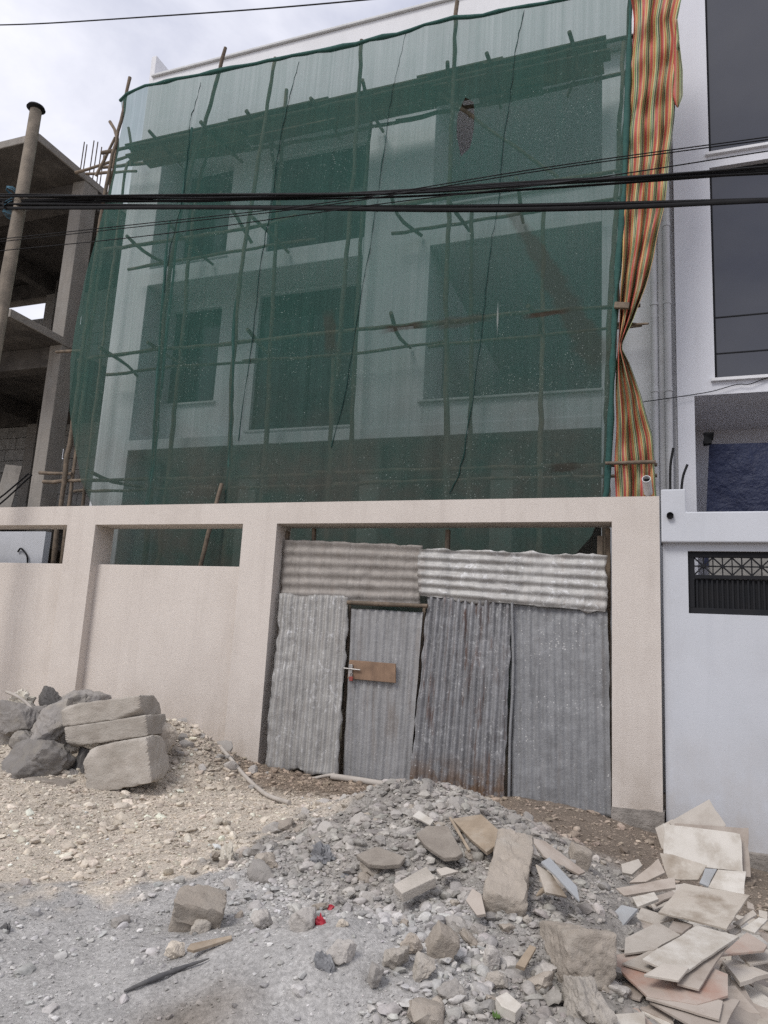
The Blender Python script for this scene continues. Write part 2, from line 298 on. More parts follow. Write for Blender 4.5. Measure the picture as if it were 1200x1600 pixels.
    trp = t.nodes.new('ShaderNodeBsdfTransparent'); trp.inputs[0].default_value = (.93, .97, .97, 1)
    cov = mixc(t, .45, ramp(t, noise(t, vs, 1.0, 5, .62), [(.3, .49), (.72, .64)]), ramp(t, noise(t, worldpos(t, (34, 1, .3)), 1.0, 4, .6), [(.35, .46), (.68, .68)]))
    cv2 = t.nodes.new('ShaderNodeMath'); cv2.operation = 'ADD'; cv2.use_clamp = True; l(cov, cv2.inputs[0])
    k = t.nodes.new('ShaderNodeMath'); k.operation = 'MULTIPLY'; k.inputs[1].default_value = .20; l(ml.outputs[0], k.inputs[0])
    k2 = t.nodes.new('ShaderNodeMath'); k2.operation = 'MULTIPLY_ADD'; k2.inputs[1].default_value = .5; l(sm.outputs[0], k2.inputs[0]); l(k.outputs[0], k2.inputs[2]); 
    k3 = t.nodes.new('ShaderNodeMath'); k3.operation = 'MULTIPLY_ADD'; k3.inputs[1].default_value = .22; l(stain, k3.inputs[0]); l(k2.outputs[0], k3.inputs[2]); l(k3.outputs[0], cv2.inputs[1])
    ms = t.nodes.new('ShaderNodeMixShader'); l(cv2.outputs[0], ms.inputs[0]); l(trp.outputs[0], ms.inputs[1]); l(ad.outputs[0], ms.inputs[2])
    l(ms.outputs[0], out.inputs[0]); return mt
M['net'] = netmat()
M['seam'] = plain('dark_green_cord', (.015, .045, .04), (.02, .06, .05), .9)
M['hem'] = plain('rolled_net_hem', (.03, .085, .075), (.045, .11, .095), .9, 8, 40, .7, .01)

# striped cloth, stripes run along the cloth (uv x)
mt, t, b, l = newmat('striped_woven_plastic')
uv = coords(t, 'UV'); s = t.nodes.new('ShaderNodeSeparateXYZ'); l(uv, s.inputs[0])
fr = t.nodes.new('ShaderNodeMath'); fr.operation = 'MULTIPLY'; fr.inputs[1].default_value = 6.5; l(s.outputs[0], fr.inputs[0])
f2 = t.nodes.new('ShaderNodeMath'); f2.operation = 'FRACT'; l(fr.outputs[0], f2.inputs[0])
rmp = t.nodes.new('ShaderNodeValToRGB'); rmp.color_ramp.interpolation = 'CONSTANT'; el = rmp.color_ramp.elements
st = [(0, (.46, .075, .055)), (.17, (.44, .17, .14)), (.26, (.56, .40, .13)), (.36, (.48, .12, .06)), (.46, (.50, .44, .20)), (.56, (.10, .20, .08)), (.66, (.46, .42, .26)), (.72, (.055, .085, .065)), (.84, (.38, .40, .18)), (.92, (.46, .13, .07))]
while len(el) < len(st): el.new(.5)
for i, (p, c) in enumerate(st): el[i].position = p; el[i].color = (*c, 1)
l(f2.outputs[0], rmp.inputs[0])
wv = t.nodes.new('ShaderNodeTexWave'); wv.wave_type = 'BANDS'; wv.bands_direction = 'Y'; wv.inputs['Scale'].default_value = 58; wv.inputs['Distortion'].default_value = 2.5; l(uv, wv.inputs['Vector'])
c = mixc(t, 1.0, rmp.outputs[0], ramp(t, wv.outputs['Fac'], [(.2, .66), (.7, 1.12)]), 'MULTIPLY')
c = mixc(t, ramp(t, noise(t, worldpos(t), 3, 6), [(.5, 0.), (.8, .35)]), c, (.42, .36, .27))
l(c, b.inputs['Base Color']); b.inputs['Roughness'].default_value = .65; bump(t, b, noise(t, worldpos(t), 30, 5), .35, .01)
M['stripe'] = mt

# ------------------------------------------------------------------ mesh building
class MB:
    def __init__(s): s.v = []; s.f = []; s.uv = None
    def add(s, vs, fs):
        n = len(s.v); s.v += [tuple(x) for x in vs]; s.f += [tuple(i+n for i in q) for q in fs]; return s
    def box(s, x0, x1, y0, y1, z0, z1):
        return s.add([(x0, y0, z0), (x1, y0, z0), (x1, y1, z0), (x0, y1, z0), (x0, y0, z1), (x1, y0, z1), (x1, y1, z1), (x0, y1, z1)],
                     [(0, 3, 2, 1), (4, 5, 6, 7), (0, 1, 5, 4), (1, 2, 6, 5), (2, 3, 7, 6), (3, 0, 4, 7)])
    def obox(s, c, ax, ay, az):                 # centre and three half-axis vectors
        c, ax, ay, az = map(Vector, (c, ax, ay, az)); q = []
        for k in (-1, 1):
            for i, j in ((-1, -1), (1, -1), (1, 1), (-1, 1)): q.append(c+ax*i+ay*j+az*k)
        return s.add(q, [(0, 3, 2, 1), (4, 5, 6, 7), (0, 1, 5, 4), (1, 2, 6, 5), (2, 3, 7, 6), (3, 0, 4, 7)])
    def bar(s, a, b, w, h):
        a, b = Vector(a), Vector(b); d = (b-a); u = d.cross(Vector((0, 0, 1)))
        if u.length < 1e-4: u = Vector((1, 0, 0))
        u.normalize(); v = d.normalized().cross(u)
        return s.obox((a+b)/2, d/2, u*w/2, v*h/2)
    def tube(s, pts, rad, n=8, caps=True):
        pts = [Vector(p) for p in pts]; k = len(pts); rad = rad if isinstance(rad, (list, tuple)) else [rad]*k
        ref = Vector((0, 0, 1)); d0 = (pts[-1]-pts[0]).normalized()
        if abs(d0.z) > .8: ref = Vector((1, .2, 0))
        vs = []; fs = []
        for i, p in enumerate(pts):
            d = (pts[min(i+1, k-1)]-pts[max(i-1, 0)]).normalized(); u = d.cross(ref).normalized(); w_ = d.cross(u)
            for j in range(n):
                a = 2*math.pi*j/n; vs.append(p+(u*math.cos(a)+w_*math.sin(a))*rad[i])
        for i in range(k-1):
            for j in range(n): fs.append((i*n+j, i*n+(j+1) % n, (i+1)*n+(j+1) % n, (i+1)*n+j))
        if caps: fs.append(tuple(range(n))[::-1]); fs.append(tuple((k-1)*n+j for j in range(n)))
        return s.add(vs, fs)
    def pipe(s, pts, ro, ri, n=16):              # hollow straight pipe
        a, b = Vector(pts[0]), Vector(pts[1]); d = (b-a).normalized(); u = d.cross(Vector((.3, .1, 1))).normalized(); w_ = d.cross(u); vs = []; fs = []
        for p, r in ((a, ro), (b, ro), (b, ri), (a, ri)):
            for j in range(n): t_ = 2*math.pi*j/n; vs.append(p+(u*math.cos(t_)+w_*math.sin(t_))*r)
        for q in range(4):
            for j in range(n): fs.append((q*n+j, q*n+(j+1) % n, ((q+1) % 4)*n+(j+1) % n, ((q+1) % 4)*n+j))
        return s.add(vs, fs)
    def prism(s, poly, off):                     # planar polygon of points extruded by a vector
        off = Vector(off); n = len(poly); vs = [Vector(p) for p in poly]+[Vector(p)+off for p in poly]
        return s.add(vs, [tuple(range(n))[::-1], tuple(n+i for i in range(n))]+[(i, (i+1) % n, n+(i+1) % n, n+i) for i in range(n)])
    def wall(s, x0, x1, z0, z1, ya, yb, holes=()):   # wall slab in the XZ plane with rectangular holes
        xs = sorted({x0, x1, *[h[0] for h in holes], *[h[1] for h in holes]}); zs = sorted({z0, z1, *[h[2] for h in holes], *[h[3] for h in holes]})
        xs = [x for x in xs if x0 <= x <= x1]; zs = [z for z in zs if z0 <= z <= z1]
        def solid(i, j):
            if i < 0 or j < 0 or i >= len(xs)-1 or j >= len(zs)-1: return False
            cx, cz = (xs[i]+xs[i+1])/2, (zs[j]+zs[j+1])/2
            return not any(h[0] < cx < h[1] and h[2] < cz < h[3] for h in holes)
        for i in range(len(xs)-1):
            for j in range(len(zs)-1):
                if not solid(i, j): continue
                a, b_, c, d = xs[i], xs[i+1], zs[j], zs[j+1]
                s.add([(a, ya, c), (b_, ya, c), (b_, ya, d), (a, ya, d)], [(0, 1, 2, 3)])
                s.add([(a, yb, c), (b_, yb, c), (b_, yb, d), (a, yb, d)], [(3, 2, 1, 0)])
                if not solid(i-1, j): s.add([(a, ya, c), (a, yb, c), (a, yb, d), (a, ya, d)], [(3, 2, 1, 0)])
                if not solid(i+1, j): s.add([(b_, ya, c), (b_, yb, c), (b_, yb, d), (b_, ya, d)], [(0, 1, 2, 3)])
                if not solid(i, j-1): s.add([(a, ya, c), (b_, ya, c), (b_, yb, c), (a, yb, c)], [(3, 2, 1, 0)])
                if not solid(i, j+1): s.add([(a, ya, d), (b_, ya, d), (b_, yb, d), (a, yb, d)], [(0, 1, 2, 3)])
        return s

def link(name, me, mat, parent=None, loc=(0, 0, 0)):
    o = bpy.data.objects.new(name, me); col.objects.link(o); o.location = loc
    if mat is not None and not me.materials: me.materials.append(M[mat] if isinstance(mat, str) else mat)
    if parent: o.parent = parent
    return o
def wloc(o):
    p = Vector(o.location); q = o.parent
    while q: p = p+q.location; q = q.parent
    return p
def build(name, mb, mat, parent=None, smooth=None, bevel=0, origin=None):
    A = np.array(mb.v, float)
    if origin is None:
        origin = (A.min(0)+A.max(0))/2; origin[2] = A[:, 2].min()
    o3 = np.array(origin, float)
    me = bpy.data.meshes.new(name); me.from_pydata((A-o3).tolist(), [], mb.f)
    if mb.uv is not None:
        ul = me.uv_layers.new(name='UVMap'); vi = np.empty(len(me.loops), np.int32); me.loops.foreach_get('vertex_index', vi)
        ul.data.foreach_set('uv', np.array(mb.uv, np.float32)[vi].ravel())
    if smooth is not None:
        me.polygons.foreach_set('use_smooth', [True]*len(me.polygons)); me.set_sharp_from_angle(angle=R(smooth))
    me.update()
    o = link(name, me, mat, parent, Vector(o3)-(wloc(parent) if parent else Vector()))
    if bevel:
        bv = o.modifiers.new('bevel', 'BEVEL'); bv.width = bevel; bv.segments = 2; bv.limit_method = 'ANGLE'
    return o
def tag(o, label=None, cat=None, group=None, kind=None):
    for k, v in (('label', label), ('category', cat), ('group', group), ('kind', kind)):
        if v: o[k] = v
    return o
def empty(name, loc, label, cat, group=None):
    o = bpy.data.objects.new(name, None); col.objects.link(o); o.location = loc; o.empty_display_size = .2
    return tag(o, label, cat, group)
def spline(pts, n=8):
    P = [Vector(p) for p in pts]; P = [P[0]*2-P[1]]+P+[P[-1]*2-P[-2]]; out = []
    for i in range(1, len(P)-2):
        for k in range(n):
            t_ = k/n; a, b_, c, d = P[i-1:i+3]
            out.append(.5*((2*b_)+(c-a)*t_+(2*a-5*b_+4*c-d)*t_*t_+(3*b_-a-3*c+d)*t_**3))
    return out+[P[-2]]
# ------------------------------------------------------------------ ground
def zonecol(x, y):
    x = np.asarray(x, float); y = np.asarray(y, float)
    n = fbm(x, y, 1.6, 4, 31)*1.3; n2 = fbm(x, y, 6, 3, 41)
    def mx_(c, k, m_): return c*(1-m_[:, None])+np.array(k)*m_[:, None]
    c = np.tile(np.array((.305, .284, .258)), (len(x), 1))  # heap soil set darker than its stones for contact shade in the gaps
    c = mx_(c, (.41, .396, .378), ss(4.7, 4.1, y+n*.8)*ss(-.5, -1.1, x+n*.5))
    dcr = np.minimum(-2.65-x, y-3.6-(x+3.6)*.9)+n*.7
    c = mx_(c, (.51, .45, .375), ss(-.30, .36, dcr+n2*1.3))
    c = mx_(c, (.34, .29, .235), ss(.2, .6, n2+.25)*ss(5.2, 6.0, y)*ss(-2, -3, x)*.7)
    c = mx_(c, (.195, .155, .12), ss(6.75, 7.3, y+n*.5)*ss(-4.9, -4.2, x))
    c = mx_(c, (.19, .155, .125), ss(-1.5, -.9, x+n*.4)*ss(5.9, 6.6, y+n*.4))
    c = mx_(c, (.20, .165, .132), ss(.35, .7, x+n*.2))
    c = mx_(c, (.21, .175, .14), ss(3.12, 2.75, y+n*.5)*ss(-1.0, -1.4, x)*ss(-2.2, -1.8, x)*.9)
    return c*(1.04+.30*n2[:, None]+.16*n[:, None])
def axis(lo, hi, fine, far):
    a = list(np.arange(lo, hi+1e-6, fine)); o = []; s_ = fine; p = hi
    while p < far: s_ *= 1.5; p += s_; o.append(p)
    q = []; s_ = fine; p = lo
    while p > -far: s_ *= 1.5; p -= s_; q.append(p)
    return np.array(q[::-1]+a+o)
gx = axis(-7.6, 1.9, .026, 300); gy = axis(2.0, 8.3, .026, 300)
X, Y = np.meshgrid(gx, gy); x = X.ravel(); y = Y.ravel(); z = H(x, y)
nx, ny = len(gx), len(gy); i = np.arange((nx-1)*(ny-1)); a = (i//(nx-1))*nx+i % (nx-1)
F = np.stack([a, a+1, a+1+nx, a+nx], 1)
def npmesh(name, V, F, colr=None, smooth=True):
    me = bpy.data.meshes.new(name); k = F.shape[1]; me.vertices.add(len(V)); me.vertices.foreach_set('co', V.astype(np.float32).ravel())
    me.loops.add(F.size); me.loops.foreach_set('vertex_index', F.astype(np.int32).ravel()); me.polygons.add(len(F))
    me.polygons.foreach_set('loop_start', np.arange(0, F.size, k, dtype=np.int32)); me.polygons.foreach_set('loop_total', np.full(len(F), k, np.int32))
    me.update(calc_edges=True)
    if colr is not None:
        at_ = me.attributes.new('Col', 'FLOAT_COLOR', 'POINT'); at_.data.foreach_set('color', np.c_[colr, np.ones(len(colr))].astype(np.float32).ravel())
    me.polygons.foreach_set('use_smooth', np.full(len(F), smooth)); me.update(); return me
tag(link('ground', npmesh('ground', np.c_[x, y, z], F, zonecol(x, y)), 'soil'), kind='structure')

# ------------------------------------------------------------------ beige boundary wall with gateway
FY0, FY1 = 8.0, 8.38
bw = empty('boundary_wall', (-4.5, 8.2, -.25), 'beige rendered compound wall with slot openings and a wide gateway', 'wall')
ZT, ZB, ZS = 2.915, 2.65, 2.118
build('frame', MB().wall(-14, .035, -.9, ZT, FY0, FY1, [(-.436-3.982, -.436, -2, ZB), (-7.23, -4.9, -2, ZB), (-10.1, -7.72, -2, ZB), (-13.2, -10.6, -2, ZB)]), 'beige', bw)
for a, b_ in ((-7.23, -4.9), (-10.1, -7.72), (-13.2, -10.6)):
    build('panel', MB().box(a-.01, b_+.01, FY0+.13, FY1-.05, -.9, ZS), 'beige', bw, bevel=.008)
# rough footing under the right pillar
g = MB(); n = 14
def lump_box(x0, x1, y0, y1, z0, z1, amp, seed, k=10):
    b = bmesh.new(); bmesh.ops.create_cube(b, size=1); bmesh.ops.subdivide_edges(b, edges=b.edges[:], cuts=k, use_grid_fill=True)
    m_ = MB(); vs = []
    for v in b.verts:
        p = Vector(((v.co.x+.5)*(x1-x0)+x0, (v.co.y+.5)*(y1-y0)+y0, (v.co.z+.5)*(z1-z0)+z0))
        d = float(fbm(np.array([p.x*3+p.z*2]), np.array([p.y*3+p.z*5]), 3, 4, seed)[0])
        nn = v.co.normalized(); vs.append(p+Vector((nn.x, nn.y, nn.z*.6))*d*amp)
    m_.add(vs, [[q.index for q in f.verts] for f in b.faces]); b.free(); return m_
build('footing', lump_box(-.445, .05, 7.975, 8.37, -.85, -.2, .10, 5), 'rough_base', bw, smooth=50)

# ------------------------------------------------------------------ corrugated hoarding in the gateway
def sheet(name, quad, Ys, along, mat, parent, amp=.0095, pitch=.082, dent=.012, ragged=.008, seed=0, curl=0.0, flat=None):
    P = [at(q[0], q[1], Y_) for q, Y_ in zip(quad, Ys)]            # TL TR BR BL
    W = ((P[1]-P[0]).length+(P[2]-P[3]).length)/2; Hh = ((P[3]-P[0]).length+(P[2]-P[1]).length)/2
    if along == 'v': nu, nv = int(W/pitch*8), int(Hh/.035)
    else: nu, nv = int(W/.035), int(Hh/pitch*8)
    u, v = np.meshgrid(np.linspace(0, 1, nu+1), np.linspace(0, 1, nv+1)); u = u.ravel(); v = v.ravel()
    # ragged edges
    eb = ragged*(fbm(u*W, v*Hh, 7, 3, seed)*4)
    uu = u+np.where(u < .001, 1, 0)*eb/W-np.where(u > .999, 1, 0)*eb/W
    vv = v+np.where(v < .001, 1, 0)*eb/Hh-np.where(v > .999, 1, 0)*eb*2/Hh
    A = np.array([[*p] for p in P])
    Q = (A[0]*((1-uu)*(1-vv))[:, None]+A[1]*(uu*(1-vv))[:, None]+A[2]*(uu*vv)[:, None]+A[3]*((1-uu)*vv)[:, None])
    s_ = u*W if along == 'v' else v*Hh
    damp = 1-.55*ss(.05, .3, fbm(u*W, v*Hh, 1.5, 3, seed+5))
    if flat is not None: damp = damp*flat(u, v)
    sn = np.sin(2*np.pi*s_/pitch+seed); dy = amp*damp*np.sign(sn)*np.abs(sn)**.75+dent*2.2*fbm(u*W, v*Hh, 2.2, 4, seed+2)+dent*.8*fbm(u*W, v*Hh, 9, 3, seed+3)
    dy = dy-dent*1.1*np.abs(fbm(u*W, v*Hh, 5, 4, seed+12))*ss(.0, .2, fbm(u*W, v*Hh, 1.8, 2, seed+14))*3
    edge = np.minimum(np.minimum(u, 1-u)*W, np.minimum(v, 1-v)*Hh)
    dy = dy+curl*np.exp(-edge/.05)*fbm(u*W, v*Hh, 6, 2, seed+8)*2
    Q[:, 1] -= dy
    m_ = MB(); m_.v = [tuple(q) for q in Q]; k = nu+1
    m_.f = [(j*k+i_, j*k+i_+1, (j+1)*k+i_+1, (j+1)*k+i_) for j in range(nv) for i_ in range(nu)]
    o = build(name, m_, mat, parent, smooth=60); sf = o.modifiers.new('thick', 'SOLIDIFY'); sf.thickness = .0022; sf.offset = 0
    return o
hd = empty('sheet_metal_hoarding', (-2.4, 8.1, -.25), 'patchwork hoarding of old corrugated zinc sheets filling the gateway', 'hoarding')
tag(sheet('corrugated_sheet', [(443, 843), (661, 853), (656, 944), (438, 938)], [8.16]*4, 'u', 'z_brown', hd, amp=.008, pitch=.125, dent=.016, ragged=.012, seed=1, curl=.02), 'dusty brown sheet with horizontal ribs')
tag(sheet('corrugated_sheet', [(655, 857), (948, 869), (950, 958), (654, 932)], [8.09, 8.10, 8.08, 8.09], 'u', 'z_bright', hd, amp=.013, pitch=.105, dent=.022, ragged=.02, seed=2, curl=.035), 'bright crumpled sheet with horizontal ribs')
tag(sheet('corrugated_sheet', [(438, 929), (546, 931), (526, 1213), (411, 1200)], [8.10, 8.10, 7.90, 7.86], 'v', 'z_pale', hd, amp=.013, dent=.02, ragged=.018, seed=3, curl=.04), 'pale battered sheet with torn edges')
tag(sheet('corrugated_sheet', [(668, 932), (800, 940), (785, 1268), (639, 1232)], [8.11, 8.12, 7.96, 7.97], 'v', 'z_rust', hd, amp=.017, dent=.016, ragged=.012, seed=4, curl=.03), 'dark sheet streaked with rust')
tag(sheet('corrugated_sheet', [(797, 938), (950, 953), (955.5, 1277), (799, 1259)], [8.14, 8.13, 8.06, 8.06], 'v', 'z_dark', hd, amp=.006, dent=.014, ragged=.008, seed=5, curl=.02), 'nearly flat dark sheet with white specks')
build('bent_strip', MB().tube(spline([at(800, 942, 8.09), at(802, 1050, 8.08), at(797, 1150, 8.05), at(795, 1250, 8.02)], 6), .016, 8), 'z_dark', hd, smooth=60)
def pole(name, pts, r0, r1, mat, parent, seed=0, n=8, wob=.012, seg=.22):
    P = spline(pts, 1) if len(pts) < 3 else spline(pts, 3)
    Lh = sum((P[i+1]-P[i]).length for i in range(len(P)-1)); k = max(3, int(Lh/seg)); rs = random.Random(seed)
    # resample
    out = []; acc = [0]
    for i in range(len(P)-1): acc.append(acc[-1]+(P[i+1]-P[i]).length)
    for j in range(k+1):
        d_ = Lh*j/k; i = max(q for q in range(len(acc)) if acc[q] <= d_+1e-9); i = min(i, len(P)-2)
        f_ = (d_-acc[i])/max(1e-6, acc[i+1]-acc[i]); p = P[i].lerp(P[i+1], f_)
        out.append(p+Vector((rs.uniform(-1, 1), rs.uniform(-1, 1), rs.uniform(-1, 1)))*wob)
    rad = [(r0+(r1-r0)*j/k)*rs.uniform(.88, 1.14) for j in range(k+1)]
    return build(name, MB().tube(out, rad, n), mat, parent, smooth=70)
pole('lintel_pole', [at(543, 941, 8.05), at(668, 947, 8.05)], .026, .022, 'pole_wood', hd, 3, wob=.004)
for (a, b_), rr in (((at(938, 838, 8.24), (-.58, 8.24, -.35)), .05), ((at(950, 826, 8.3), (-.5, 8.3, -.35)), .04), ((at(700, 828, 8.25), at(690, 1240, 8.25)), .04), ((at(450, 830, 8.26), at(420, 1180, 8.26)), .03), ((at(491, 826, 8.3), at(478, 1180, 8.3)), .032), ((at(547, 946, 8.17), at(533, 1210, 8.17)), .022), ((at(664, 948, 8.17), at(640, 1215, 8.17)), .03)):
    build('timber_post', MB().bar(a, b_, rr*1.7, rr*1.2), 'pole_wood', hd, bevel=.004)
dr = empty('sheet_metal_door', (-3.2, 8.06, -.25), 'smooth grey corrugated zinc door in the hoarding with a brown wooden lock plate', 'door')
sheet('door_sheet', [(549, 951), (661, 957), (641, 1226), (535, 1217)], [8.085, 8.10, 8.03, 8.01], 'v', 'z_door', dr, amp=.009, pitch=.09, dent=.007, ragged=.004, seed=6, curl=.006)
c = [at(547, 1031, 8.03), at(619, 1037, 8.03), at(619, 1067, 8.03), at(544, 1060, 8.03)]
lp = build('lock_plate', MB().prism([Vector(p) for p in c], (0, -.022, 0)), 'plywood', dr, bevel=.003)
build('bolt', MB().tube([at(537, 1044, 7.985), at(563, 1047, 7.985)], .009, 8), 'steel', lp, smooth=60)
build('bolt_bracket', MB().box(*sorted([at(545, 1040, 7.99).x, at(551, 1040, 7.99).x]), 7.985, 8.01, at(547, 1058, 7.99).z, at(547, 1038, 7.99).z), 'steel', lp, bevel=.002)
p = at(549, 1057, 7.98); pk = build('padlock_body', MB().box(p.x-.022, p.x+.022, 7.965, 7.99, p.z-.05, p.z), 'redlock', lp, bevel=.005)
build('shackle', MB().tube([p+Vector((-.013, 0, 0)), p+Vector((-.013, 0, .03)), p+Vector((0, 0, .043)), p+Vector((.013, 0, .03)), p+Vector((.013, 0, 0))], .0045, 6), 'steel', lp, smooth=60)

# ------------------------------------------------------------------ white neighbour: wall with iron grille
fx = at(1031, 800, 8.0).x+.012
wf = empty('white_boundary_wall', (1.5, 8.2, -.5), 'bluish white compound wall with a step beam and black grille opening', 'wall')
gx0 = .302; gz0, gz1 = 1.72, 2.352
build('wall_face', MB().wall(fx+.012, 6, -1.1, 2.43, 8.075, 8.32, [(gx0, 3.4, gz0, gz1)]), 'fence_white', wf, bevel=.006)
build('beam', MB().prism([(fx, 7.99, 2.43), (6, 7.99, 2.43), (6, 7.99, 2.745), (gx0-.01, 7.99, 2.745), (gx0-.01, 7.99, 2.985), (fx, 7.99, 2.985)][::-1], (0, .36, 0)), 'fence_white', wf, bevel=.014)
build('plinth', MB().box(fx+.03, 6, 8.045, 8.3, -1.2, -.47), 'rough_base', wf, bevel=.01)
p = at(1047, 806, 7.985)
build('drain_pipe', MB().pipe([(p.x, 7.95, p.z), (p.x, 8.2, p.z)], .034, .029), 'black', wf, smooth=40)
build('dark_drain_plug', MB().tube([(p.x, 7.972, p.z), (p.x, 8.19, p.z)], .0285, 14), 'black', wf, smooth=40)  # solid black fill in place of the shaded bore
gr = empty('iron_grille', (1.8, 8.15, gz0), 'black iron grille with a row of star rosettes above ribbed sheet', 'grille')
fr = MB(); fr.box(gx0+.003, 3.39, 8.11, 8.15, gz1-.06, gz1-.003).box(gx0+.003, 3.39, 8.11, 8.15, gz0+.003, gz0+.06).box(gx0+.003, gx0+.06, 8.112, 8.148, gz0+.06, gz1-.06).box(gx0+.06, 3.39, 8.113, 8.147, 2.075, 2.115)
build('frame', fr, 'iron', gr, bevel=.004)
build('back_sheet', MB().box(gx0+.06, 3.39, 8.15, 8.153, gz0+.06, 2.075), 'iron', gr)
k = 0; xx = gx0+.075
while xx < 1.75:
    build('rib', MB().box(xx, xx+.018, 8.128, 8.149, gz0+.06, 2.075), 'iron', gr); xx += .047
z0, z1 = 2.115, gz1-.06; hh = z1-z0; xx = gx0+.06
while xx < 1.7:
    q = MB(); cx, cz = xx+hh/2, (z0+z1)/2
    for d1, d2 in (((-1, -1), (1, 1)), ((-1, 1), (1, -1)), ((-1, 0), (1, 0)), ((0, -1), (0, 1))):
        q.bar((cx+d1[0]*hh/2, 8.13+.001*d1[1], cz+d1[1]*hh/2), (cx+d2[0]*hh/2, 8.13+.001*d1[1], cz+d2[1]*hh/2), .012, .014)
    q.box(xx-.005, xx+.005, 8.118, 8.142, z0, z1)
    ro = build('rosette', q, 'iron', gr)
    build('boss', MB().tube([(cx, 8.108, cz), (cx, 8.14, cz)], .018, 10), 'iron', ro, smooth=40)
    xx += hh
# rough pale backdrop inside that compound: its paved court wall
cw = build('court_wall', MB().box(.6, 6, 9.6, 9.75, -.8, 2.6), 'block'); tag(cw, 'low grey wall inside the neighbouring court behind the grille', 'wall')
for a, b_, lb in ((at(1047, 757, 8.1), at(1052, 700, 8.12), 'short black cable stub rising from the corner block'), (at(1063, 770, 8.14), at(1074, 726, 8.18), 'bent black cable end beside the corner block')):
    o = build('cable_stub', MB().tube(spline([a-Vector((0, 0, .12)), a.lerp(b_, .5)+Vector((-.012, 0, 0)), b_], 5), .013, 8), 'black', smooth=60); tag(o, lb, 'cable')
p0, p1 = at(1013, 770, 8.2), at(1010, 748, 7.98)
o = empty('overflow_pipe', (p0.x, 8.2, ZT), 'grey plastic pipe stub lying on top of the gateway corner', 'pipe')
build('pipe_wall', MB().pipe([p1, p0], .045, .039), 'pvc', o, smooth=40); build('dark_bore_plug', MB().tube([p1.lerp(p0, .2), p0], .0385, 14), 'black', o, smooth=40)  # black plug stands for the shade inside the pipe

# ------------------------------------------------------------------ building behind the net
YB = 10.6
XL, XR = -9.78, .30
gb = empty('new_building', (-4.7, 12, -.2), 'white three storey building under construction wrapped in green net', 'building')
X1, X2, X3, X4 = -9.05, -4.62, -3.43, -.72
Z1a, Z1b, Z2a, Z2b, Z3 = 4.47, 4.66, 7.72, 8.06, 10.95
ZP = 12.22
def bpart(name, mb, mat='white', bev=.01): return build(name, mb, mat, gb, bevel=bev)
bpart('pier', MB().box(XL, X1, YB, 11.6, -.5, 10.62))
bpart('pier', MB().box(X2, X3, YB, 11.6, Z1b, 10.62))
bpart('pier', MB().box(X4, XR, YB, 11.6, -.5, 10.62))
bpart('slab', MB().box(X1, X4, YB-.02, 17, Z1a, Z1b)); bpart('slab', MB().box(X1, X2-.001, YB-.01, 17, Z2a, Z2b)); bpart('slab', MB().box(X3+.001, X4, YB-.01, 17, Z2a, Z2b))
bpart('slab', MB().box(X1, X4, YB+.3, 17, 10.62, Z3-.002))
YP = 10.32; zp = at(470, 62, YP).z; xl_ = at(234, 110, YP).x
bpart('parapet', MB().box(xl_+.12, XR, YP, YP+.16, 10.62, zp)); bpart('coping', MB().box(xl_+.09, XR, YP-.05, YP+.2, zp, zp+.05), 'trim')
bpart('side_parapet', MB().box(xl_, xl_+.118, YP+.01, 16.5, 10.62, zp+.52)); bpart('eave', MB().box(xl_+.12, XR, YP+.161, YB+.29, 10.64, 10.78))
# storey walls: left bay set back behind a balcony, right bay wall with a sill height breast
def px_rect(x0, y0, x1, y1, Y_):
    a, b_ = at(x0, y0, Y_), at(x1, y1, Y_); return (min(a.x, b_.x), max(a.x, b_.x), min(a.z, b_.z), max(a.z, b_.z))
YW = 11.45
W1 = px_rect(240, 492, 333, 627, YW); W2 = px_rect(407, 462, 557, 664, YW)
W4 = px_rect(258, 262, 352, 400, YW); W5 = px_rect(428, 250, 588, 392, YW)
bpart('wall', MB().wall(X1, X2, Z1b, Z2a, YW, YW+.2, [W1, W2])); bpart('wall', MB().wall(X1, X2, Z2b, 10.62, YW, YW+.2, [W4, W5]))
bpart('wall', MB().wall(X3, X4, Z1b, 5.06, YB+.003, YB+.2)); bpart('wall', MB().wall(X3, X4, Z2b, 8.42, YB+.003, YB+.2))
bpart('wall', MB().box(XL, XR, 16.9, 17.1, -.5, Z3)); bpart('wall', MB().box(XL, XL+.2, 11.6, 16.9, -.5, Z3)); bpart('wall', MB().box(XR-.2, XR, 11.6, 16.9, -.5, Z3))
bpart('wall', MB().box(X2+.3, X2+.5, 11.65, 16.9, Z1b, 10.62))
for (a, b_, c_, d_), y_ in ((W1, YW), (W2, YW), (W4, YW), (W5, YW), ((X3, X4, 5.06, 7.7), YB), ((X3, X4, 8.42, 10.7), YB)):
    build('sill', MB().box(a-.08, b_+.06 if y_ == YW else b_+.02, y_-.06, y_+.19, c_-.035, c_), 'trim', gb, bevel=.004)
for (a, b_, c_, d_), y_ in ((W1, YW+.12), (W2, YW+.12), (W4, YW+.12), (W5, YW+.12)):
    f_ = build('window', MB().wall(a, b_, c_, d_, y_-.03, y_+.03, [(a+.05, (a+b_)/2-.025, c_+.05, d_-.05), ((a+b_)/2+.025, b_-.05, c_+.05, d_-.05)]), 'iron', gb)
    build('pane', MB().box(a+.05, b_-.05, y_-.004, y_+.004, c_+.05, d_-.05), 'glass2', f_)
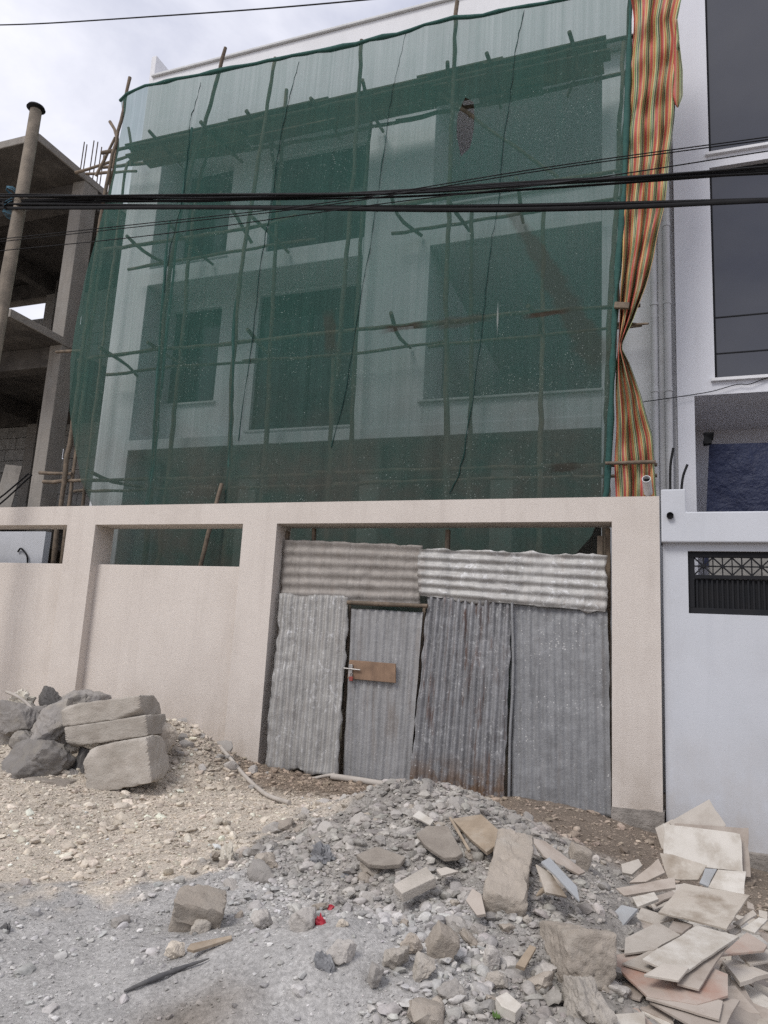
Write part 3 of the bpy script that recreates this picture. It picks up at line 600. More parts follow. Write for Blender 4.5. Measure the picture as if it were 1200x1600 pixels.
# ground storey set back, with columns
bpart('wall', MB().wall(X1, X4, -.5, Z1a, 13.2, 13.4, [(-8.4, -6.6, .3, 3.0), (-5.6, -3.2, 0, 3.0), (-2.6, -1.1, .8, 3.0)]), 'concrete')
for x_ in (-6.9, -4.6, -2.4): bpart('column', MB().box(x_, x_+.35, 11.0, 11.35, -.5, Z1a), 'concrete')
build('pane', MB().box(-8.4, -6.6, 13.28, 13.3, .3, 3.0), 'glass2', gb)
# inner left wall seen through the slot opening
o = build('yard_wall', MB().box(-14, -9.1, 9.0, 9.12, -.4, 2.72), 'fence_white'); tag(o, 'pale blue painted yard wall seen through the slot opening', 'wall')
o = build('water_pipe', MB().tube(spline([at(28, 862, 8.98), at(33, 857, 8.96), at(42, 868, 8.96), at(43, 884, 8.97), at(43, 900, 8.97)], 5), .014, 8), 'black', smooth=60); tag(o, 'small bent black water pipe on the pale yard wall', 'pipe')

# ------------------------------------------------------------------ scaffold of tied round poles
SF, SI = 9.52, 10.32
sc = empty('scaffold', (-4.9, 9.9, -.2), 'rickety scaffold of crooked wooden poles behind the green net', 'scaffold')
sd_ = 100
def spole(pxs, Y_, r0=.042, r1=.03, kind='upright_pole', wob=.014, mat='pole_wood'):
    global sd_; sd_ += 1
    Ys = Y_ if isinstance(Y_, (list, tuple)) else [Y_]*len(pxs)
    return pole(kind, [at(a[0], a[1], y_) for a, y_ in zip(pxs, Ys)], r0, r1, mat, sc, sd_, wob=wob)
def down(px, Y_): p_ = at(*px, Y_); return p_
# front standards
def standard(pxs, Y_, r0=.046, r1=.03):
    global sd_; sd_ += 1
    P = [at(a[0], a[1], Y_) for a in pxs]; base = Vector((P[0].x+.03, Y_, -.3))
    pole('upright_pole', [base]+P, r0, r1, 'pole_wood', sc, sd_, wob=.013)
standard([(95, 790), (128, 560), (163, 310), (203, 122)], SF)
standard([(168, 320), (185, 230), (172, 190)], SF+.08, .035, .03)
standard([(235, 785), (247, 600), (266, 420), (292, 290), (325, 175), (352, 75)], SF)
standard([(356, 790), (362, 600), (378, 420), (406, 240), (430, 90)], SF)
standard([(513, 790), (520, 560)], SF, .045, .034); spole([(525, 590), (548, 330), (565, 64)], SF+.05)
standard([(697, 790), (697, 500), (704, 250), (713, 2)], SF)
standard([(946, 790), (960, 520), (975, 250), (986, -30)], SF)
standard([(735, 660), (737, 330)], SI, .04, .03); standard([(258, 780), (282, 560), (303, 330), (330, 215)], SI); standard([(190, 310), (204, 262), (207, 236), (200, 200)], SI-.05, .03, .025)
standard([(415, 700), (428, 420), (447, 140)], SI); standard([(548, 700), (562, 400), (583, 140)], SI); standard([(845, 640), (850, 330)], SI); standard([(948, 640), (962, 330), (975, 60)], SI)
# ledgers front and back at four levels
for kx in ([(160, 262), (350, 240), (505, 215), (640, 186)], [(620, 190), (810, 152), (1000, 108)]): spole(kx, SI, .035, .028, 'ledger_pole')
for z_, xs in ((9.93, (-9.6, -6.4, -3.2, -.2)), (7.93, (-9.3, -6.2, -5.4)), (7.85, (-4.0, -2.6, -.1)), (5.86, (-9.5, -6.3)), (5.88, (-6.6, -3.0)), (5.84, (-3.3, -.15)), (3.68, (-9.9, -7.0)), (3.66, (-7.2, -4.6)), (3.68, (-4.75, .02))):
    for y_, rr in ((SF+.07, .034), (SI, .03)):
        sd_ += 1; rs = random.Random(sd_)
        if z_ > 9 and y_ > 10: continue
        pole('ledger_pole', [Vector((x_, y_, z_+rs.uniform(-.05, .05)+(.06 if y_ > 10 else 0))) for x_ in xs] if len(xs) > 2 else [Vector((xs[0], y_, z_)), Vector(((xs[0]+xs[1])/2, y_, z_+rs.uniform(-.05, .05))), Vector((xs[1], y_, z_+rs.uniform(-.04, .04)))], rr, rr*.8, 'pole_wood', sc, sd_, wob=.01)
# transoms, running from the front row back to the wall, ends poking out
for z_, xs in ((9.93, (-8.4, -7.3, -6.4, -5.2, -4.3, -2.9, -2.3, -1.1)), (7.93, (-8.6, -7.7, -6.1)), (7.85, (-3.7, -2.9, -1.8)), (5.86, (-8.9, -7.9, -6.0, -3.6, -1.6)), (3.67, (-8.7, -5.6, -2.8, -1.2))):
    for x_ in xs:
        sd_ += 1; rs = random.Random(sd_)
        pole('transom_pole', [Vector((x_, SF-.12, z_+.05+rs.uniform(-.05, .1))), Vector((x_+rs.uniform(-.1, .1), 9.95, z_+.05)), Vector((x_+rs.uniform(-.15, .15), YB-.05, z_+.05+rs.uniform(-.05, .05)))], .032, .026, 'pole_wood', sc, sd_, wob=.008)
spole([(686, 144), (780, 212), (872, 277)], [SF+.35, SI-.3, SI-.1], .03, .026, 'brace_pole')
spole([(345, 300), (395, 380)], [SF, SI], .03, .026, 'brace_pole'); spole([(420, 210), (436, 320)], [SI, SI], .028, .024, 'brace_pole')
spole([(347, 755), (330, 820), (312, 885)], [9.25, 9.1, 9.0], .034, .03, 'prop_pole')
# platform planks at the top level
xp = -9.15; rs = random.Random(5); row = [(-9.15, -6.75), (-6.9, -5.0), (-5.15, -3.35), (-3.5, -2.2), (-2.35, -.55)]
for i_, (a, b_) in enumerate(row):
    for j in range(3):
        y0 = SF+.06+j*.24+rs.uniform(-.01, .01); z_ = 9.99+.035*(i_ % 2)+rs.uniform(0, .006)
        build('platform_plank', MB().box(a+rs.uniform(-.12, .12), b_+rs.uniform(-.12, .12), y0, y0+.225, z_, z_+.03), 'plank', sc, bevel=.004)
build('platform_plank', MB().box(-2.6, -1.6, SI-.12, SI+.1, 9.95, 9.98), 'plank', sc, bevel=.004)
# left side poles above and below
for a, b_, Y_ in (((118, 270), (205, 243), 9.9), ((135, 272), (213, 267), 10.2), ((62, 739), (112, 740), 9.55), ((88, 550), (140, 548), 9.6), ((150, 275), (180, 215), 9.7)):
    spole([a, b_], Y_, .03, .026, 'ledger_pole', .006)
o = pole('loose_pole', [at(960, 507, 9.45), at(1013, 506, 9.2)], .034, .012, 'pole_wood', None, 77, wob=.004); tag(o, 'pointed pole end sticking out beyond the striped cloth', 'pole')

# ------------------------------------------------------------------ green net
def interp(kv, q):
    a = np.array([k[0] for k in kv]); b_ = np.array([k[1] for k in kv]); return np.interp(q, a, b_)
YN = 9.36
LE = sorted((at(*p, YN).z, at(*p, YN).x) for p in ((140, 792), (118, 750), (106, 690), (101, 640), (105, 560), (130, 420), (150, 340), (168, 270), (183, 175), (178, 145)))
RE = sorted((at(*p, YN).z, at(*p, YN).x) for p in ((900, 868), (925, 840), (948, 780), (953, 690), (957, 600), (961, 500), (968, 400), (976, 300), (981, 150), (986, 0), (988, -50)))
TE = sorted((at(*p, YN).x, at(*p, YN).z) for p in ((178, 146), (260, 126), (345, 108), (420, 95), (500, 78), (560, 66), (640, 47), (700, 28), (760, 22), (800, 10), (865, 2), (990, -28)))
NU, NV = 230, 210
u, v = np.meshgrid(np.linspace(0, 1, NU+1), np.linspace(0, 1, NV+1)); u = u.ravel(); v = v.ravel()
zb = .55
xg = -9.3+u*8.95; zt = interp(TE, xg); zz = zb+(zt-zb)*v
xl = interp(LE, zz)+.05*np.sin(zz*1.7)*.3; xr = interp(RE, zz); xx = xl+(xr-xl)*u
zt = interp(TE, xx); zz = zb+(zt-zb)*v
fold = .030*fbm(xx, zz*.12, 2.2, 4, 51)+.09*fbm(xx, zz, .5, 3, 53)
for cx, a_ in ((-7.6, .05), (-6.1, .05), (-4.45, .04), (-2.75, .05)):       # gathers where the net is tied to the uprights
    fold = fold+a_*np.exp(-((xx-cx)/.07)**2)*ss(7.5, 3.5, zz)
belly = -.10*np.sin(np.pi*np.clip((zz-3)/7.5, 0, 1))-.10*ss(4.4, 2.5, zz)
sagl = .18*np.exp(-(xx-xl)/.25)                                             # left hem turns back towards the wall
yy = YN+fold+belly+sagl
# long tear: push the rim of the hole outwards and drop the faces inside it
pc0, pc1 = at(732, 161, YN), at(727, 250, YN); hc = (pc0+pc1)/2; hh = (pc0.z-pc1.z)/2
dz = (zz-hc.z)/hh; wz = .115*np.clip(1+.75*dz, .12, 2)**.75; dx = (xx-(hc.x+.02*dz))/wz
rad = np.sqrt(dx**2+dz**2); inside = rad < 1
V = np.c_[xx, yy, zz]; k = NU+1
rim = (rad < 1.6) & (rad > 1e-3); sc_ = np.where(rim, 1+.6*(rad/1.6)**1.0, 1)  # map 0..1.6 to 1..1.6
newr = np.where(rim, 1+.6*(rad/1.6), rad); V[:, 0] = np.where(rim, hc.x+.02*dz+dx/np.maximum(rad, 1e-3)*newr*wz, V[:, 0]); V[:, 2] = np.where(rim, hc.z+dz/np.maximum(rad, 1e-3)*newr*hh, V[:, 2])
fi = np.arange(NU*NV); a = (fi//NU)*k+fi % NU; F = np.stack([a, a+1, a+1+k, a+k], 1)
cen = (rad[F] < .12).any(1); cxm = (dx[F].max(1) > 0) & (dx[F].min(1) < 0) & (dz[F].max(1) > 0) & (dz[F].min(1) < 0)
span = (np.abs(dx[F]).max(1) < 1.2) & (np.abs(dz[F]).max(1) < 1.2) & (np.ptp(V[:, 0][F], axis=1) > .14)
F = F[~(cen | cxm | span)]
nt_o = link('debris_net', npmesh('debris_net', V, F), 'net'); tag(nt_o, 'large dusty green shade net hung over the scaffold front', 'net')
def netY(x_, z_):
    i_ = int(np.argmin((xx-x_)**2+(zz-z_)**2)); return float(yy[i_])
for pts in ([(468, 97), (455, 150), (440, 225), (428, 320), (412, 420), (398, 540), (375, 690)], [(634, 50), (622, 110), (613, 150), (604, 230), (593, 320), (581, 400), (566, 480), (545, 600), (520, 700)],
            [(818, 14), (808, 70), (800, 130), (790, 220), (780, 330), (768, 400), (757, 500), (738, 640), (722, 730), (706, 772)], [(313, 128), (305, 165), (299, 190), (296, 240), (288, 320), (272, 390), (262, 460)]):
    q = []
    for a in pts:
        p = at(*a, YN); q.append(Vector((p.x, netY(p.x, p.z)-.012, p.z)))
    P = spline(q, 6); P = [p+Vector((random.uniform(-.012, .012), 0, 0)) for p in P]
    build('stitched_seam', MB().tube(P, [random.uniform(.003, .010) for _ in P], 5), 'seam', nt_o, smooth=60)
q = []
for x_ in np.linspace(-9.28, -.3, 40):
    z_ = float(interp(TE, x_)); q.append(Vector((x_, netY(x_, z_), z_+random.uniform(-.012, .02))))
build('top_hem', MB().tube(q, [random.uniform(.022, .045) for _ in q], 7), 'hem', nt_o, smooth=60)
q = []
for z_ in np.linspace(3.0, 10.9, 34):
    x_ = float(interp(RE, z_)); q.append(Vector((x_, netY(x_, z_)-.01, z_)))
build('side_hem', MB().tube(q, [random.uniform(.018, .05) for _ in q], 7), 'hem', nt_o, smooth=60)
for (a, b_) in (((300, 200), (235, 790)), ((372, 470), (352, 790)), ((268, 350), (232, 790))):
    q = []
    for f_ in np.linspace(0, 1, 16):
        p = at(a[0]+(b_[0]-a[0])*f_, a[1]+(b_[1]-a[1])*f_, YN); q.append(Vector((p.x+random.uniform(-.01, .01), netY(p.x, p.z)+.02, p.z)))
    build('bunched_fold', MB().tube(q, [random.uniform(.008, .03) for _ in q], 6), 'hem', nt_o, smooth=60)

# ------------------------------------------------------------------ striped cloth hanging beside the net
YT = 9.28
keys = [(-60, 984, 1066), (0, 986, 1066), (30, 989, 1058), (60, 989, 1060), (150, 984, 1055), (250, 979, 1047), (330, 976, 1036), (400, 972, 1022), (450, 970, 1008), (500, 968, 990), (535, 966, 973), (545, 965, 972), (570, 963, 984), (620, 962, 1003), (680, 962, 1018), (740, 961, 1024), (775, 961, 1026), (840, 960, 1030)]
NR, NC = 150, 64; m_ = MB(); m_.uv = []
ys = np.array([k_[0] for k_ in keys]); xa = np.array([k_[1] for k_ in keys]); xb = np.array([k_[2] for k_ in keys])
for j in range(NR+1):
    py = -60+900*j/NR; a, b_ = np.interp(py, ys, xa), np.interp(py, ys, xb); wd = (b_-a)/82
    for i_ in range(NC+1):
        f_ = i_/NC; px = a+(b_-a)*f_+1.5*math.sin(py*.05+f_*5)*wd
        p = at(px, py, YT); am = .06+.10*(1-wd)
        am *= .25 if wd < .12 else 1
        fd = am*math.sin(f_*17+math.sin(py*.012)*1.5)+.5*am*math.sin(f_*31+py*.01)+.04*math.sin(py*.11+f_*4)*wd+.12*float(fbm(np.array([f_*5.]), np.array([py*.02]), 1.5, 3, 77)[0])*wd+.18*float(fbm(np.array([f_*2.]), np.array([py*.006]), 2, 3, 71)[0])
        p = at(px, py, YT+fd*.6); m_.v.append(tuple(p)); m_.uv.append((f_*.72+.04*math.sin(py*.004), py*.0085))
kk = NC+1
m_.f = [(j*kk+i_, j*kk+i_+1, (j+1)*kk+i_+1, (j+1)*kk+i_) for j in range(NR) for i_ in range(NC)]
tp = build('striped_cloth', m_, 'stripe', smooth=70); sf = tp.modifiers.new('thick', 'SOLIDIFY'); sf.thickness = .003
tag(tp, 'red yellow and green striped woven plastic cloth hanging pinched beside the net', 'cloth')
m_ = MB(); m_.uv = []
fl = [(30, 1056, 1058), (60, 1054, 1061), (110, 1052, 1067), (150, 1051, 1067), (163, 1055, 1062), (168, 1058, 1060)]
for j in range(31):
    py = 30+138*j/30; a = np.interp(py, [k_[0] for k_ in fl], [k_[1] for k_ in fl]); b_ = np.interp(py, [k_[0] for k_ in fl], [k_[2] for k_ in fl])
    for i_ in range(9):
        p = at(a+(b_-a)*i_/8, py, YT-.05-.03*math.sin(i_*.8)); m_.v.append(tuple(p)); m_.uv.append((.30+i_/8*.14, py*.0085))
m_.f = [(j*9+i_, j*9+i_+1, (j+1)*9+i_+1, (j+1)*9+i_) for j in range(30) for i_ in range(8)]
sf = build('loose_flap', m_, 'stripe', tp, smooth=70).modifiers.new('thick', 'SOLIDIFY'); sf.thickness = .003
o = pole('cross_pole', [at(946, 724, 9.2), at(1024, 722, 9.2)], .024, .022, 'pole_wood', None, 80, wob=.004); tag(o, 'straight pole crossing in front of the striped cloth above the gateway', 'pole')
o = build('tie_beam', MB().bar(at(960, 477, 9.18), at(983, 478, 9.18), .05, .08), 'pole_wood', bevel=.006); tag(o, 'sawn timber end tied against the striped cloth', 'timber')

# ------------------------------------------------------------------ white house on the right
wh = empty('white_house', (3, 12, -.5), 'white house with tall dark tinted windows and downpipes', 'building')
YH = 10.45; hx = at(1056, 500, YH).x; wx = at(1112, 400, YH).x
zs1 = at(1115, 592, YH).z; zt1 = at(1110, 262, YH).z; zs2 = at(1107, 240, YH).z; zo = at(1060, 620, YH).z
build('wall', MB().wall(hx, 7, zo, 15, YH, YH+.3, [(wx, 3.2, zs1, zt1), (wx, 3.2, zs2, 14)]), 'white2', wh, bevel=.006)
build('soffit', MB().box(hx, 7, YH+.3, 12.4, zo, zo+.25), 'white2', wh); build('recess_wall', MB().box(hx, 7, 12.2, 12.4, -.9, zo), 'white2', wh)
build('side_wall', MB().box(hx, hx+.22, YH+.002, 12.2, -.9, zo), 'white2', wh, bevel=.006)
build('wall_above', MB().box(hx, 7, YH+.32, 16, zo+.26, 15), 'white2', wh)
for a, b_ in ((zs1, zt1), (zs2, 14)):
    f_ = build('window', MB().wall(wx, 3.2, a, b_, YH+.09, YH+.15, [(wx+.035, 3.16, a+.04, b_-.04)]), 'iron', wh)
    build('pane', MB().box(wx+.035, 3.16, YH+.115, YH+.125, a+.04, b_-.04), 'glass', f_)
    if a == zs1:
        for q in (at(1150, 550, YH+.1).z, at(1150, 493, YH+.1).z): build('glazing_bar', MB().box(wx+.035, 3.16, YH+.105, YH+.114, q-.008, q+.008), 'iron', f_)
    build('sill', MB().box(wx-.05, 3.25, YH-.05, YH+.14, a-.045, a), 'white', wh, bevel=.004)
for px, rr in ((1022, .045), (1043, .05)):
    x_ = at(px, 500, YH-.05).x
    build('downpipe', MB().tube([(x_, YH-.0, -.5), (x_, YH-.0, 9)], rr, 14), 'pvc', wh, smooth=50)
    for z_ in (4.9, 6.2, 7.4): build('pipe_clip', MB().tube([(x_, YH-.0, z_), (x_, YH-.0, z_+.05)], rr+.008, 14), 'pvc', wh, smooth=40)
x_ = at(1033, 500, YH).x; build('shadow_gap_strip', MB().box(x_-.035, x_+.03, YH+.03, YH+.1, 3, 9), 'trim', wh)  # strip put in for the narrow grey shadow gap between the pipes
o = build('thin_cable', MB().tube(spline([at(1005, 628, 10.36), at(1060, 620, 10.38), at(1110, 612, 10.4), at(1150, 601, 10.41), at(1172, 600, 10.41), at(1200, 590, 10.41), at(1260, 575, 10.41)], 6), .006, 6), 'black', smooth=60); tag(o, 'thin sagging cable across the white wall under the tall window', 'cable')
# blue tarpaulin in the recess
m_ = MB(); NR, NC = 40, 50
for j in range(NR+1):
    for i_ in range(NC+1):
        f_, g_ = i_/NC, j/NR; px = 1108+f_*230-g_*8*(1-f_); py = 694+8*math.sin(f_*3.1)*0+f_*-6+g_*190
        p = at(px, py, 10.75+.05*math.sin(f_*9+g_*2.2)*(.3+g_)+.10*float(fbm(np.array([f_*3.]), np.array([g_*2.5]), 1.4, 4, 91)[0])-.12*math.exp(-f_*9)*math.exp(-g_*5)); m_.v.append(tuple(p))
m_.f = [(j*(NC+1)+i_, j*(NC+1)+i_+1, (j+1)*(NC+1)+i_+1, (j+1)*(NC+1)+i_) for j in range(NR) for i_ in range(NC)]
bt = build('blue_tarpaulin', m_, 'bluetarp', smooth=70); tag(bt, 'navy blue tarpaulin hung across the recess of the white house', 'tarpaulin')
p = at(1108, 690, 10.62); 
kn = lump_box(p.x-.045, p.x+.045, 10.58, 10.66, p.z-.03, p.z+.11, .14, 8, 5); build('knot', kn, 'black', bt, smooth=60)

# ------------------------------------------------------------------ unfinished concrete frame on the left
cf = empty('unfinished_building', (-13, 11, -.2), 'bare concrete frame of an unfinished building with open storeys', 'building')
XE = -10.6; yf = 9.03
def cpart(n_, mb, mat='concrete'): return build(n_, mb, mat, cf, bevel=.012)
YE = 14.0
for zt_ in (10.18, 6.70, 3.2):
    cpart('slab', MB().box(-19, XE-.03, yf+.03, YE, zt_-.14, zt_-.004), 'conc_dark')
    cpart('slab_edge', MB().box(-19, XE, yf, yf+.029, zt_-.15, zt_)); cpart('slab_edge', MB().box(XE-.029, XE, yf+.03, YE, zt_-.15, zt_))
for yc in (10.28, 13.5):
    for xc in (-10.62, -14.4, -18.2):
        for z0, z1 in ((-.5, 3.06), (3.2, 6.56), (6.70, 10.04)):
            cpart('column', MB().box(xc-.3, xc, yc, yc+.38, z0, z1-.001))
    for z1 in (3.06, 6.56, 10.04):
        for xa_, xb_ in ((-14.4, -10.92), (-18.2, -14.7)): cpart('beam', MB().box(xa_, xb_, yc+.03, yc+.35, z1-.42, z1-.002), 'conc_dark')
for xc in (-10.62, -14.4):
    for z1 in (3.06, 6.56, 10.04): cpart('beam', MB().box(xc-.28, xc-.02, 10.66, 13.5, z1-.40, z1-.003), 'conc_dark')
# back walls of hollow blocks, open at the top of two storeys
for zb_, rows in ((6.70, 10), (3.2, 11), (-.5, 12)):
    for r0 in range(rows):
        for q in range(13):
            x0 = -18.2+q*.62-(.31 if r0 % 2 else 0)
            if r0 >= 8 and zb_ > 6 and x0 < -14.7: continue
            if x0+.6 > -10.95 or (q % 5 == 2 and r0 == 7): continue
            build('block', MB().box(x0, x0+.605, 13.6, 13.78, zb_+.01+r0*.295, zb_+.29+r0*.295), 'block', cf)
cpart('rear_wall', MB().box(-11.3, -10.66, 13.9, 22, -.5, 10.0), 'conc_dark'); cpart('side_wall', MB().box(-19, -18.8, 9.2, YE, -.5, 10), 'conc_dark'); cpart('shade_partition', MB().box(-18.1, -11.2, 11.9, 12.05, -.5, 3.0), 'conc_dark')  # side wall and partition added so less light enters the open storeys
for q, (px, yb_) in enumerate(((131, 222), (135, 226), (146, 220), (152, 222), (158, 230), (162, 238))):
    a = at(px, yb_, 13.2); build('rebar', MB().tube([(a.x, 13.2, 10.15), (a.x+.02, 13.2, a.z)], .014, 6), 'rebar', cf)
tag(build('leaning_slab', MB().bar(at(2, 800, 10.2), at(22, 728, 10.6), .3, .05), 'concrete', bevel=.01), 'pale board leaning inside the unfinished ground storey', 'board')
for a, b_, lb in (((-30, 800), (45, 740), 'upper black stay cable rising to the scaffold corner'), ((-30, 812), (50, 742), 'lower black stay cable rising to the scaffold corner')):
    tag(build('stay_cable', MB().tube([at(*a, 9.4), at((a[0]+b_[0])/2, (a[1]+b_[1])/2+2, 9.45), at(*b_, 9.5)], .014, 6), 'black', smooth=60), lb, 'cable')

# ------------------------------------------------------------------ utility pole and overhead cables
YU = 7.35
tp_, lo_ = at(56, 172, YU), at(8, 420, YU)
up_ = empty('utility_pole', (lo_.x-.03, YU, -.3), 'weathered wooden utility pole with a dark cap', 'utility pole')
dirv = (tp_-Vector((lo_.x, lo_.y, lo_.z))); base = Vector((lo_.x-.06, YU, -.5))
pts = [base]+[base.lerp(tp_, f_)+Vector((.012*math.sin(f_*9), 0, 0)) for f_ in np.linspace(.08, 1, 16)]
build('shaft', MB().tube(pts, [.118-.034*i_/16 for i_ in range(17)], 14), 'util', up_, smooth=60)
build('cap', MB().tube([tp_-Vector((0, 0, .01)), tp_+Vector((0, 0, .02)), tp_+Vector((0, 0, .05))], [.10, .135, .12], 18), 'black', up_, smooth=35)
tw = []
pc = at(18, 318, YU)
for i_ in range(60):
    a = i_*.9; tw.append(pc+Vector((.105*math.cos(a), .105*math.sin(a), .22*math.sin(i_*.31))))
tag(build('twine', MB().tube(tw, .006, 5), 'twine', smooth=60), 'tangled blue twine binding cables to the utility pole', 'twine')
tag(build('cable_hook', MB().tube([pc+Vector((.02, -.10, -.05)), pc+Vector((.03, -.17, -.09)), pc+Vector((.05, -.16, -.16)), pc+Vector((.06, -.1, -.16))], .012, 6), 'black', smooth=60), 'small iron hook on the utility pole below the cables', 'hook')
def cable(pts, r, Y_, label, group=None):
    P = spline([at(a[0], a[1], Y_) for a in pts], 10)
    o = build('overhead_cable', MB().tube(P, r, 6), 'black', smooth=60); tag(o, label, 'cable', group)
U = 'black overhead cable of the upper bundle strung from the utility pole'; Lw = 'black overhead cable of the lower bundle strung from the utility pole'
rs = random.Random(4)
for i_ in range(8):
    o1, o2, o3, o4 = (rs.uniform(-6, 6) for _ in range(4))
    cable([(-40, 309+o1*.8), (60, 310+o1), (300, 309+o2), (600, 304+o3*.8), (850, 289+o3), (1200, 265+o4), (1300, 257+o4)], rs.choice((.013, .016, .020)), YU-.12+.02*i_, U, 'upper bundle of overhead cables')
for i_ in range(6):
    o1, o2, o3 = (rs.uniform(-4, 4) for _ in range(3))
    cable([(-40, 322+o1), (60, 322+o1), (350, 324+o2), (700, 325+o3*.9), (950, 321+o3), (1200, 313+o2), (1300, 310+o2)], rs.choice((.014, .018, .022)), YU-.10+.02*i_, Lw, 'lower bundle of overhead cables')
cable([(-40, 378), (200, 352), (500, 318), (850, 262), (1200, 214), (1300, 200)], .006, YU-.25, 'thin rising wire crossing above the cable bundles', 'pair of thin rising wires')
cable([(-40, 382), (200, 356), (500, 322), (850, 266), (1200, 218), (1300, 204)], .006, YU-.24, 'thin rising wire crossing above the cable bundles', 'pair of thin rising wires')
cable([(-40, 396), (250, 366), (600, 318), (900, 282), (1200, 236), (1300, 222)], .006, YU-.28, 'single thin wire crossing through both cable bundles')
cable([(-60, 40), (60, 37), (250, 25), (420, 13), (600, -3), (700, -14)], .008, 6.0, 'lone thin wire high against the clouds')
# ------------------------------------------------------------------ stones
def ico(sub):
    b = bmesh.new(); bmesh.ops.create_icosphere(b, subdivisions=sub, radius=1); b.verts.ensure_lookup_table()
    V = np.array([v.co[:] for v in b.verts]); F = np.array([[q.index for q in f.verts] for f in b.faces]); b.free(); return V, F
ICO = {k: ico(k) for k in (1, 2, 3, 4, 5)}
def n3(P, sc, seed, o=3):
    return (fbm(P[:, 0]+.37*P[:, 2], P[:, 1]-.61*P[:, 2], sc, o, seed)+fbm(P[:, 1]+.5*P[:, 0], P[:, 2]+.29*P[:, 0], sc, o, seed+50)+fbm(P[:, 2]-.3*P[:, 1], P[:, 0]+.4*P[:, 1], sc, o, seed+90))*.6
def rockverts(sub, seed, kind='angular', p=16, amp=.10, asp=(1, 1, 1)):
    D, F = ICO[sub]; rg = np.random.default_rng(seed)
    if kind == 'block':
        nrm = [np.array(q, float) for q in ((1, 0, 0), (-1, 0, 0), (0, 1, 0), (0, -1, 0), (0, 0, 1), (0, 0, -1))]; d = [1]*6
        for _ in range(4):
            q = rg.choice([-1, 1], 3)*rg.uniform(.55, 1, 3); q /= np.linalg.norm(q); nrm.append(q); d.append(rg.uniform(1.30, 1.55))
    else:
        nn = 9 if kind == 'angular' else 20
        nrm = []; 
        for _ in range(nn): q = rg.normal(size=3); nrm.append(q/np.linalg.norm(q))
        d = list(rg.uniform(.62, 1.0, nn))
        for a_ in range(3):
            for s_ in (-1, 1): q = np.zeros(3); q[a_] = s_; nrm.append(q); d.append(1.0)
    S = np.clip(D@np.array(nrm).T/np.array(d), 0, None); r = (S**p).sum(1)**(-1/p)
    V = D*r[:, None]
    A = np.array(asp)/max(asp); Q = V*A; gn = amp/np.maximum(A, .3)*min(1, 1.6*min(A)+.2)
    V = V*(1+amp*(n3(Q*1.3, 1.3, seed, 4))[:, None])+D*gn*(1.5*n3(Q, 4.2, seed+7, 4)+1.0*n3(Q, 12, seed+9, 3)-1.2*np.clip(n3(Q+3, 2.6, seed+21, 3)-.10, 0, 1))[:, None]
    return V, F
def rockmesh(name, sub, seed, kind='angular', p=16, amp=.12, asp=(1, 1, 1)):
    V, F = rockverts(sub, seed, kind, p, amp, asp); me = npmesh(name, V, F, None, True); me.set_sharp_from_angle(angle=R(38)); return me
def stone(name, me, mat, loc, half, rot, label, cat, group=None):
    o = bpy.data.objects.new(name, me); col.objects.link(o)
    if not me.materials: me.materials.append(M[mat])
    o.location = loc; o.scale = half; o.rotation_euler = rot; return tag(o, label, cat, group)

